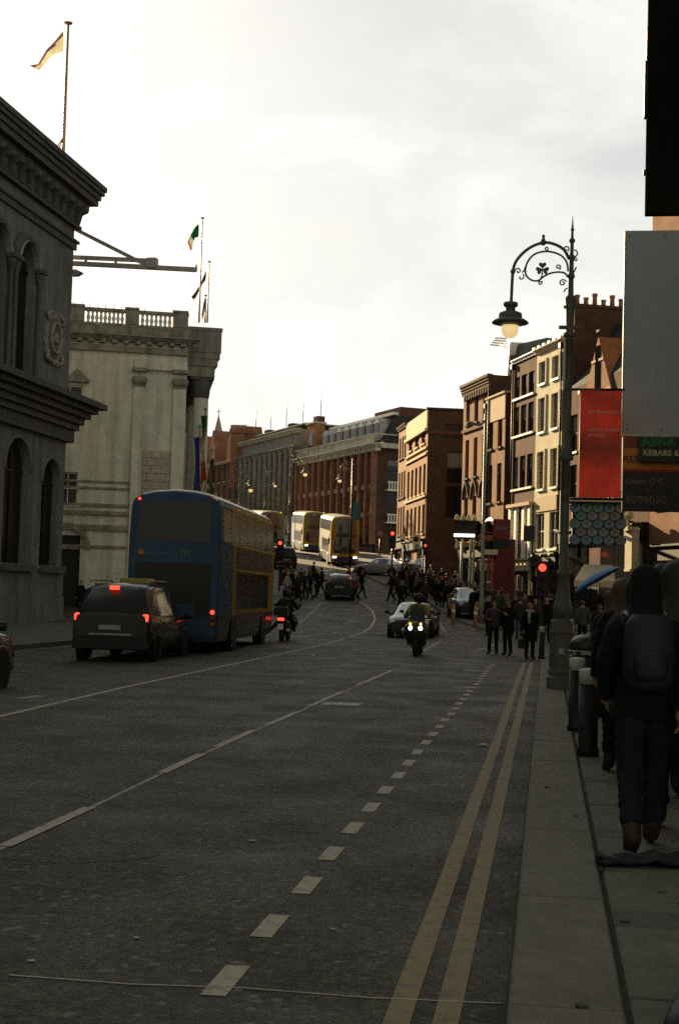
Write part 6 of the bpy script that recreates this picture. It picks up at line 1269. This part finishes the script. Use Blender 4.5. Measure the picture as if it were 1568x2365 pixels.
def pose_mesh(pose, fine=False, coat=False):
    k = (pose, fine, coat)
    if k in _PM: return _PM[k]
    J = {n: Vector(v) for n, v in {**BASE, **POSES[pose]}.items()}; names = list(J)
    me = bpy.data.meshes.new('person'); me.from_pydata([J[n] for n in names], [(names.index(a), names.index(b)) for a, b in BON], [])
    o = bpy.data.objects.new('person', me); COL.objects.link(o)
    m = o.modifiers.new('skin', 'SKIN'); m.use_smooth_shade = True; m.branch_smoothing = .35
    for i, n in enumerate(names):
        r = RAD.get(n) or RAD.get(n[:-1] + 'L'); me.skin_vertices[0].data[i].radius = r; me.skin_vertices[0].data[i].use_root = (n == 'pel')
    sb = o.modifiers.new('sub', 'SUBSURF'); sb.levels = sb.render_levels = 3 if fine else 1
    dg = bpy.context.evaluated_depsgraph_get(); full = bpy.data.meshes.new_from_object(o.evaluated_get(dg)); bpy.data.objects.remove(o)
    V = [v.co.copy() for v in full.vertices]; NR = [v.normal.copy() for v in full.vertices]; FC = [tuple(p.vertices) for p in full.polygons]
    def region(c):
        best = (9, None, 0)
        for b in BON:
            d, t = seg_d(c, J[b[0]], J[b[1]]); r = (RAD.get(b[1]) or RAD[b[1][:-1] + 'L'])[0]
            if d - r * .6 < best[0]: best = (d - r * .6, b, t)
        rg = REG[best[1]]
        if best[1][0] == 'pel' and best[1][1] == 'sp' and best[2] < .02: rg = 'leg'
        if best[1][1][:2] == 'an' and best[2] > (.78 if fine else .93): rg = 'foot'
        return rg, best
    if pose not in ('ride', 'kick'):
        mz = min(v.z for v in V); V = [v - Vector((0, 0, mz)) for v in V]; J = {n: v - Vector((0, 0, mz)) for n, v in J.items()}
    RG = [region(sum((V[i] for i in f), Vector()) / len(f)) for f in FC]
    hd = J['hd']
    for i, v in enumerate(V):                 # a face: nose, brow and chin pushed forward
        d = v - hd
        if d.y > .05 and abs(d.x) < .03 and -.045 < d.z < .015: V[i] = v + Vector((0, .02, 0))
        elif d.y > .05 and abs(d.x) < .05 and d.z < -.06 and d.z > -.1: V[i] = v + Vector((0, .01, 0))
    b = MB(); b.add(V, FC, 0, True)
    for s in 'LR':                            # five separate fingers on each hand
        w, h = J['wr' + s], J['ha' + s]; ax = (h - w).normalized(); fw = Vector((0, 1, 0)) if abs(ax.y) < .7 else Vector((0, 0, 1)); sd = (fw - ax * fw.dot(ax)).normalized(); out = ax.cross(sd)
        sg = 1 if s == 'L' else -1; inn = Vector((-sg, 0, 0)) - ax * (-sg * ax.x); inn = inn.normalized() if inn.length > .1 else out
        for q, (u, l) in enumerate(((.03, .075), (.011, .085), (-.009, .08), (-.028, .062))):
            p0 = h + sd * u - ax * .012; p1_ = p0 + ax * l * .45; p2 = p1_ + ax * l * .33 + inn * l * .12; p3 = p2 + ax * l * .2 + inn * l * .2; b.tube([p0, p1_, p2, p3], [.0105, .0095, .0085, .006], 6)
        p0 = w + (h - w) * .55 + sd * .032; b.tube([p0, p0 + sd * .03 + ax * .025, p0 + sd * .034 + ax * .055 + inn * .01], [.013, .011, .008], 6)
    for s_ in (-1, 1): b.lathe([(0, -.012), (.022, -.008), (.03, 0), (.02, .01), (0, .012)], 8, (hd.x + s_ * .088, hd.y - .005, hd.z - .01), axis='x')
    body = b.mesh('person', SKIN)
    def shell(name, test, off, m):
        idx = {}; vs = []; fs = []
        for f, rg in zip(FC, RG):
            if not test(f, rg): continue
            ff = []
            for i in f:
                if i not in idx:
                    idx[i] = len(vs); wob = (.009 * mnoise.noise(V[i] * 11) + .008 * mnoise.noise(V[i] * 26) * (1.5 if fine else 1)) if name != 'shoe' else .004; vs.append(V[i] + NR[i] * (off + wob))
                ff.append(idx[i])
            fs.append(ff)
        # close the hems with a short inward lip
        ed = {}
        for f in fs:
            for a, c in zip(f, f[1:] + f[:1]): ed[(a, c)] = 1
        lip = {}; n0 = len(vs); inv = {v: k for k, v in idx.items()}
        for (a, c) in list(ed):
            if (c, a) not in ed:
                for q in (a, c):
                    if q not in lip: lip[q] = len(vs); vs.append(V[inv[q]] + NR[inv[q]] * .001)
                fs.append([c, a, lip[a], lip[c]])
        return MB().add(vs, fs, 0, True).mesh(name, m)
    parts = [('trousers', shell('trousers', lambda f, r: r[0] == 'leg', .02 if fine else .012, BLACK)), ('jacket', shell('jacket', lambda f, r: r[0] == 'top' or (r[1][1][0] == 'pel' and r[0] == 'leg') or (coat and r[1][1][1][:2] == 'kn' and r[1][2] < .5), .026, BLACK)), ('shoe', shell('shoe', lambda f, r: r[0] == 'foot' and r[1][1][0][-1] == 'L', .009, SHOE)), ('shoe', shell('shoe', lambda f, r: r[0] == 'foot' and r[1][1][0][-1] == 'R', .009, SHOE)),
             ('hair', shell('hair', lambda f, r: r[0] == 'head' and (lambda c: c.z > hd.z + .035 or (c.y < hd.y - .02 and c.z > hd.z - .07))(sum((V[i] for i in f), Vector()) / len(f)), .014, HAIR))]
    if coat:
        cz = J['pel'].z; rings = [[(rx * math.cos(2 * math.pi * q / 16) + J['pel'].x, ry * math.sin(2 * math.pi * q / 16) + J['pel'].y, z) for q in range(16)] for rx, ry, z in ((.165, .13, cz + .16), (.19, .15, cz), (.205, .17, cz - .2), (.215, .19, cz - .4), (.2, .175, cz - .4), (.18, .14, cz))]
        parts.append(('coat_skirt', MB().loft(rings, caps=False).mesh('coat_skirt', BLACK)))
    bpy.data.meshes.remove(full); _PM[k] = (body, parts); return _PM[k]
CL = {n: mat('cloth_' + n, c, .9, var=.25, scale=7, bump=.1) for n, c in dict(black=(.0045, .0045, .0048), navy=(.007, .008, .012), grey=(.045, .045, .045), brown=(.055, .035, .022), olive=(.04, .042, .025), denim=(.03, .045, .075), maroon=(.05, .012, .012), tan=(.12, .085, .05), pale=(.26, .25, .23), plum=(.05, .03, .05), hivis=(.16, .18, .02), rust=(.16, .05, .02), charcoal=(.018, .018, .018)).items()}
HAIRS = [HAIR, mat('brown_hair', (.06, .035, .02), .6), mat('fair_hair', (.22, .15, .07), .6), mat('grey_hair', (.2, .19, .18), .6)]
HOODED = []
def person(label, px, Y, rz, pose='stand', top='black', leg='black', h=1.74, hair=0, group=None, coat=False, fine=False, z=None, x=None, bag=None):
    body, parts = pose_mesh(pose, fine, coat); xx = X(px, 1400, Y) if x is None else x; zz_ = (g(Y) + (.12 if xx > -.13 and Y < 39 else .0)) if z is None else z
    o = obj('person', body, None, (xx, Y, zz_), (0, 0, rz)); s = h / 1.745; o.scale = (s * random.uniform(.96, 1.06), s * random.uniform(.97, 1.08), s); tag(o, label, 'person', group)
    for n, me in parts:
        c = obj(n, me, o); c.material_slots[0].link = 'OBJECT'
        c.material_slots[0].material = {'trousers': CL[leg], 'jacket': CL[top], 'coat_skirt': CL[top], 'shoe': SHOE, 'hair': HAIRS[hair]}[n]
    if bag:
        s_ = 1 if bag == 'L' else -1; MB().bev(-.06, .06, -.16, .16, 0, .34, .05).tube([(0, -.1, .3), (0, -.05, .5), (0, .05, .5), (0, .1, .3)], .01, 5).build('hand_bag', BAGM, o, (s_ * .27, .06, .32))
    if bag == 'pack': pass
    return o
CG = 'people crossing the road'; FG = 'people on the right pavement'
# helmeted riders
def helmet(o, z=1.56, y=.09, m=None):
    h = MB().lathe([(0, .145), (.07, .13), (.12, .08), (.14, .0), (.135, -.07), (.1, -.13), (.0, -.13)], 14).build('helmet', m or BLACK, o, (0, y, z)); MB().add([(.1 * math.sin(a), .135 * math.cos(a) , zq) for zq in (-.035, .045) for a in (-.9, -.45, 0, .45, .9)], [(i, i + 1, i + 6, i + 5) for i in range(4)]).build('visor', GLASS, h)
r1 = person('motorcyclist in dark helmet and yellow hi-vis jacket riding the scooter towards us', 0, Ym + .95, R(180), 'ride', 'black', 'black', 1.78, x=xm, z=.06); helmet(r1)
MB().loft([[((.185 + .012 * w) * math.cos(2 * math.pi * k / 14), (.15 + .01 * w) * math.sin(2 * math.pi * k / 14) + y, z) for k in range(14)] for w, y, z in ((0, .04, 1.0), (1, .055, 1.15), (1, .06, 1.28), (-3, .06, 1.37))], caps=False).build('hi_vis_vest', CL['hivis'], r1)
for s in (-1, 1): MB().tube([(s * .17, .07, 1.31), (s * .25, .15, 1.19), (s * .32, .23, 1.08)], [.1, .088, .075], 10).build('hi_vis_sleeve', CL['hivis'], r1)
r2 = person('motorcyclist in black with one foot out beside the blue bus', 0, Yn_ + .95, R(2), 'kick', 'black', 'black', 1.82, x=xn, z=.06); helmet(r2)
MB().bev(-.17, .17, -.3, -.1, 0, .42, .06).build('rucksack', BAGM, r2, (0, -.02, .98))
# crowd on the crossing: (px, Y, facing, pose, top, trousers, height, hair, label)
crowd = [(662, 84, 80, 'walk', 'pale', 'denim', 1.70, 2, 'person in a pale jacket walking just right of the blue bus front'),
 (676, 86, -85, 'stride', 'black', 'black', 1.78, 0, 'second person from the bus in the crossing crowd, in black'),
 (688, 83, 95, 'walk', 'charcoal', 'navy', 1.74, 1, 'person in charcoal with long stride left of the black hatchback'),
 (702, 88, -90, 'walk', 'grey', 'black', 1.66, 1, 'shorter person in grey in the middle of the group left of the hatchback'),
 (716, 85, 85, 'stride', 'navy', 'charcoal', 1.82, 0, 'tall person in navy nearest the hatchback on its left'),
 (712, 91, -80, 'stand', 'maroon', 'black', 1.75, 0, 'person in a maroon top behind the group left of the hatchback'),
 (741, 90, 100, 'walk', 'black', 'black', 1.80, 0, 'person in black at the left rear corner of the hatchback'),
 (803, 92, -95, 'walk', 'maroon', 'black', 1.72, 1, 'person in dark red passing behind the right side of the hatchback'),
 (822, 84, 90, 'stride', 'rust', 'black', 1.74, 0, 'person in a rust coloured jacket crossing right of the hatchback'),
 (834, 88, -85, 'walk', 'black', 'charcoal', 1.78, 0, 'person in black overlapping the front of the silver saloon'),
 (903, 85, 85, 'walk', 'black', 'navy', 1.84, 0, 'tall person in black overlapping the rear of the silver saloon'),
 (913, 88, -90, 'stride', 'brown', 'black', 1.70, 1, 'person in brown right of the silver saloon'),
 (927, 76, 170, 'walk', 'black', 'black', 1.82, 0, 'person with legs apart walking behind the oncoming dark car'),
 (938, 89, 80, 'stand', 'olive', 'black', 1.72, 1, 'person in olive under the far red traffic light'),
 (950, 92, -75, 'stand', 'navy', 'denim', 1.76, 0, 'person in navy and jeans by the far kerb'),
 (962, 88, 60, 'lean', 'tan', 'black', 1.68, 2, 'person in a tan coat at the far kerb below the cream hanging sign'),
 (973, 90, -60, 'stand', 'black', 'black', 1.80, 0, 'tall person in black below the small pedestrian signal'),
 (984, 87, 20, 'walk', 'plum', 'charcoal', 1.70, 1, 'person in plum at the start of the pavement crowd'),
 (996, 91, 160, 'stand', 'charcoal', 'black', 1.77, 0, 'person in charcoal against the dark gable wall'),
 (1007, 86, -30, 'walk', 'grey', 'black', 1.66, 1, 'person in grey midway along the pavement crowd')]
for px, Y, rz, po_, tp, lg, h, hr, lb_ in crowd: person(lb_, px, Y, R(rz), po_, tp, lg, h, hr, CG, coat=(hr == 1 and po_ == 'stand'))
walk2 = [(1018, 84, 175, 'walk', 'black', 'black', 1.78, 0, 'person in black left of the black canopy posts'),
 (1030, 88, 10, 'stride', 'maroon', 'black', 1.70, 1, 'person in maroon in front of the black lit canopy'),
 (1042, 82, 170, 'stand', 'brown', 'denim', 1.76, 0, 'person in brown and jeans behind the blue parked car, left one'),
 (1056, 80, 185, 'walk', 'charcoal', 'black', 1.82, 0, 'tall person in charcoal behind the blue parked car roof'),
 (1068, 79, -10, 'stand', 'tan', 'black', 1.66, 2, 'fair haired person in tan behind the blue parked car'),
 (1082, 77, 175, 'walk', 'black', 'navy', 1.77, 0, 'person in black right behind the blue parked car'),
 (1096, 75, 190, 'stride', 'grey', 'black', 1.72, 1, 'person in grey walking left of the red shop portal'),
 (1108, 73, 0, 'stand', 'navy', 'black', 1.80, 0, 'person in navy at the left post of the red shop portal'),
 (1124, 74, 180, 'walk', 'black', 'black', 1.70, 1, 'person in black framed by the red shop portal'),
 (1150, 68, 170, 'stand', 'olive', 'charcoal', 1.78, 0, 'person in olive right of the red shop portal'),
 (1163, 70, 10, 'lean', 'tan', 'black', 1.70, 1, 'person in a tan jacket behind the two standing people'),
 (1190, 62, 180, 'walk', 'black', 'black', 1.80, 0, 'person in black behind the white haired woman, left'),
 (1200, 58, 20, 'stand', 'charcoal', 'denim', 1.74, 0, 'person in charcoal and jeans at the side street corner'),
 (1214, 66, 170, 'stride', 'navy', 'black', 1.72, 1, 'person in navy in the side street under the red light'),
 (1236, 60, 185, 'walk', 'maroon', 'black', 1.68, 1, 'person in maroon below the traffic light'),
 (1262, 56, 175, 'stand', 'black', 'black', 1.80, 0, 'person in black just left of the near lamp shaft')]
for px, Y, rz, po_, tp, lg, h, hr, lb_ in walk2: person(lb_, px, Y, R(rz), po_, tp, lg, h, hr, FG, coat=(hr == 1))
DCG = 'dense crowd at the far right kerb'
rs = random.Random(3)
for i in range(26):
    px = 925 + i * 5.4 + rs.uniform(-3, 3); Yd = rs.uniform(84, 100) - (px - 925) * .07
    person('dark figure in the dense crowd along the far right kerb', px, Yd, R(rs.choice((10, 170, 90, -90, 40, 200)) + rs.uniform(-25, 25)), rs.choice(('stand', 'walk', 'pockets', 'turn', 'stride', 'lean')), rs.choice(('black', 'charcoal', 'navy', 'brown', 'black')), rs.choice(('black', 'charcoal', 'navy')), rs.uniform(1.6, 1.85), rs.choice((0, 0, 1)), DCG, coat=rs.random() < .35)
MCG = 'dense group crossing left of the hatchback'
for i in range(9):
    px = 657 + i * 9.5 + rs.uniform(-4, 4)
    person('dark figure in the dense group crossing between bus and hatchback', px, rs.uniform(86, 98), R(rs.choice((85, -85, 100)) + rs.uniform(-20, 20)), rs.choice(('stand', 'walk', 'turn', 'stride')), rs.choice(('black', 'charcoal', 'navy')), 'black', rs.uniform(1.62, 1.85), rs.choice((0, 1)), MCG, coat=rs.random() < .4)
for i in range(14):
    px = 1085 + i * 14 + rs.uniform(-5, 5)
    person('dark figure among the shoppers under the lit shopfronts', px, rs.uniform(60, 74), R(rs.choice((5, 175, 90, -90)) + rs.uniform(-25, 25)), rs.choice(('stand', 'walk', 'pockets', 'turn', 'lean')), rs.choice(('black', 'charcoal', 'brown', 'olive')), 'black', rs.uniform(1.6, 1.85), rs.choice((0, 0, 1)), 'shoppers under the shopfronts', coat=rs.random() < .4)
person('man in a plum grey jacket standing with legs apart at the side street mouth', 1141, 43.6, R(175), 'lean', 'plum', 'black', 1.66, 0, FG)
person('person in black standing right of the man in plum, hand raised', 1174, 43.2, R(150), 'phone', 'black', 'black', 1.72, 1, FG)
person('woman in a pale grey scarf and long black coat beside the slim bollard', 1224, 41.0, R(200), 'stand', 'black', 'black', 1.62, 3, FG, coat=True, bag='L')
for o in [bpy.data.objects[-1]] if False else []: pass
w3 = [o for o in bpy.data.objects if o.get('label', '').startswith('woman in a pale grey scarf')][0]
MB().lathe([(.09, 1.4), (.13, 1.42), (.14, 1.48), (.1, 1.52), (.08, 1.5)], 12).tube([(.06, .12, 1.43), (.09, .16, 1.3), (.08, .17, 1.1)], [.04, .05, .045], 8).build('scarf', CL['pale'], w3)
# dark group on the near right pavement
pA = person('man in dark jeans and brown boots walking away on the near right pavement', 1489, 9.35, R(4), 'walk', 'black', 'navy', 1.80, 0, FG, fine=True)
for c in pA.children:
    if c.name.startswith('shoe'): c.material_slots[0].material = mat('brown_boot', (.034, .016, .008), .6, var=.45, scale=14)
pB = person('person in a black coat partly cut off by the right edge of the photo', 1562, 10.2, R(0), 'stride', 'black', 'black', 1.86, 0, FG, coat=True, fine=True)
def backpack(o, dx=0.0, z=1.02, m=None):
    m = m or BAGM; k = MB().loft([[(.15 * w * math.cos(2 * math.pi * q / 14) + dx, -.2 + .085 * w * math.sin(2 * math.pi * q / 14), z + h_) for q in range(14)] for w, h_ in ((.75, -.02), (1, .02), (1.08, .2), (1, .38), (.7, .44))]).build('rucksack', m, o)
    MB().loft([[(.1 * w * math.cos(2 * math.pi * q / 12) + dx, -.285 + .03 * w * math.sin(2 * math.pi * q / 12), z + h_) for q in range(12)] for w, h_ in ((.8, .04), (1, .08), (1, .2), (.8, .23))]).build('pocket', m, k)
    for s_ in (-1, 1): MB().tube([(s_ * .11, -.15, z + .4), (s_ * .12, -.02, z + .44), (s_ * .12, .1, z + .38)], .022, 6).build('strap', BLACK, k)
backpack(pA)
pC = person('tall figure in black just behind the jeans man, mostly hidden', 1530, 12.0, R(-6), 'pockets', 'black', 'black', 1.88, 0, FG, coat=True, fine=True); backpack(pC)
person('figure in a black coat between the jeans man and the bollards', 1436, 13.6, R(6), 'turn', 'black', 'black', 1.78, 1, FG, coat=True, fine=True)
person('figure in charcoal left of the jeans man, further up the pavement', 1470, 13.0, R(0), 'stride', 'charcoal', 'black', 1.80, 0, FG, coat=True)
person('person in a long dark coat further along, between bollards and jeans man', 1412, 19.6, R(10), 'stride', 'black', 'charcoal', 1.72, 1, FG, coat=True)
person('person in a dark brown jacket behind the jeans man', 1455, 16.0, R(-8), 'walk', 'brown', 'black', 1.80, 0, FG, coat=True)
person('person in rust red top among the dark group on the right', 1502, 18.5, R(170), 'stand', 'rust', 'black', 1.78, 0, FG)
person('person in charcoal facing us at the right edge behind the black coat', 1540, 14.5, R(175), 'phone', 'charcoal', 'black', 1.82, 1, FG, coat=True)
person('person holding the blue umbrella in the side street', 1385, 41.5, R(178), 'phone', 'black', 'charcoal', 1.66, 0, FG, z=.0)
person('person in grey under the cream awning right of the lamp', 1345, 52, R(20), 'stand', 'grey', 'black', 1.74, 1, FG)
person('person in tan crossing the side street right of the umbrella', 1432, 47, R(100), 'walk', 'tan', 'black', 1.70, 2, FG)
person('pedestrian in dark clothes on the far left pavement by the pale bank', 222, 70.0, R(170), 'walk', 'charcoal', 'black', 1.76, 0, z=.25); person('person in navy standing at the dark doorway of the pale bank', 186, 71.5, R(160), 'stand', 'navy', 'black', 1.72, 1, z=.35)
# hoods added to the near group so the heads read as dark silhouettes
for o in [q for q in bpy.data.objects if q.get('category') == 'person' and q.location.y < 21 and q.location.x > 0]:
    hm = MB().loft([[(rx * math.cos(2 * math.pi * k / 16), (ry * math.sin(2 * math.pi * k / 16) if math.sin(2 * math.pi * k / 16) < .35 else ry * .35) - .004 + dy, z) for k in range(16)] for rx, ry, dy, z in ((.19, .14, -.03, 1.36), (.15, .135, -.02, 1.42), (.112, .118, -.008, 1.47), (.098, .112, .0, 1.53), (.103, .125, .006, 1.61), (.102, .126, .006, 1.67), (.082, .102, .0, 1.73), (.045, .058, -.01, 1.765), (.012, .015, -.014, 1.772))])
    hm.v = [tuple(Vector(v) + Vector((mnoise.noise(Vector(v) * 13 + o.location) * .016, mnoise.noise(Vector(v) * 11 - o.location) * .014, 0))) for v in hm.v]
    hm.build('hood', o.children[1].material_slots[0].material if o.children[1].material_slots else CL['black'], o)
# umbrella
Yu = 41.2; uc = at(1378, 1340, Yu); t = thing('umbrella', 'tilted blue umbrella above the heads right of the near lamp', 'umbrella', uc); t.rotation_euler = (R(-4), R(-31), 0)
b = MB(); n = 16; rr = .74; rings = []
for j in range(6):
    a = R(72) * j / 5; rings.append([(rr * math.sin(a) / math.sin(R(72)) * math.cos(2 * math.pi * k / n) * (1 - (.04 if k % 2 else 0) * (j / 5)), rr * math.sin(a) / math.sin(R(72)) * math.sin(2 * math.pi * k / n) * (1 - (.04 if k % 2 else 0) * (j / 5)), .30 * math.cos(a) - .09) for k in range(n)])
b.loft(rings, caps=False); b.loft([[(p[0] * .985, p[1] * .985, p[2] - .012) for p in r] for r in rings][::-1], caps=False); b.build('canopy', mat('blue_umbrella_cloth', (.05, .16, .36), .6, var=.15), t)
MB().tube([(0, 0, .28), (0, 0, -.5)], .01, 6).build('shaft', STEEL, t)
rb = MB()
for k in range(8): rb.tube([(0, 0, .1), (.52 * math.cos(k * math.pi / 4), .52 * math.sin(k * math.pi / 4), .0)], .005, 4)
tag(rb.build('rib', STEEL, t))
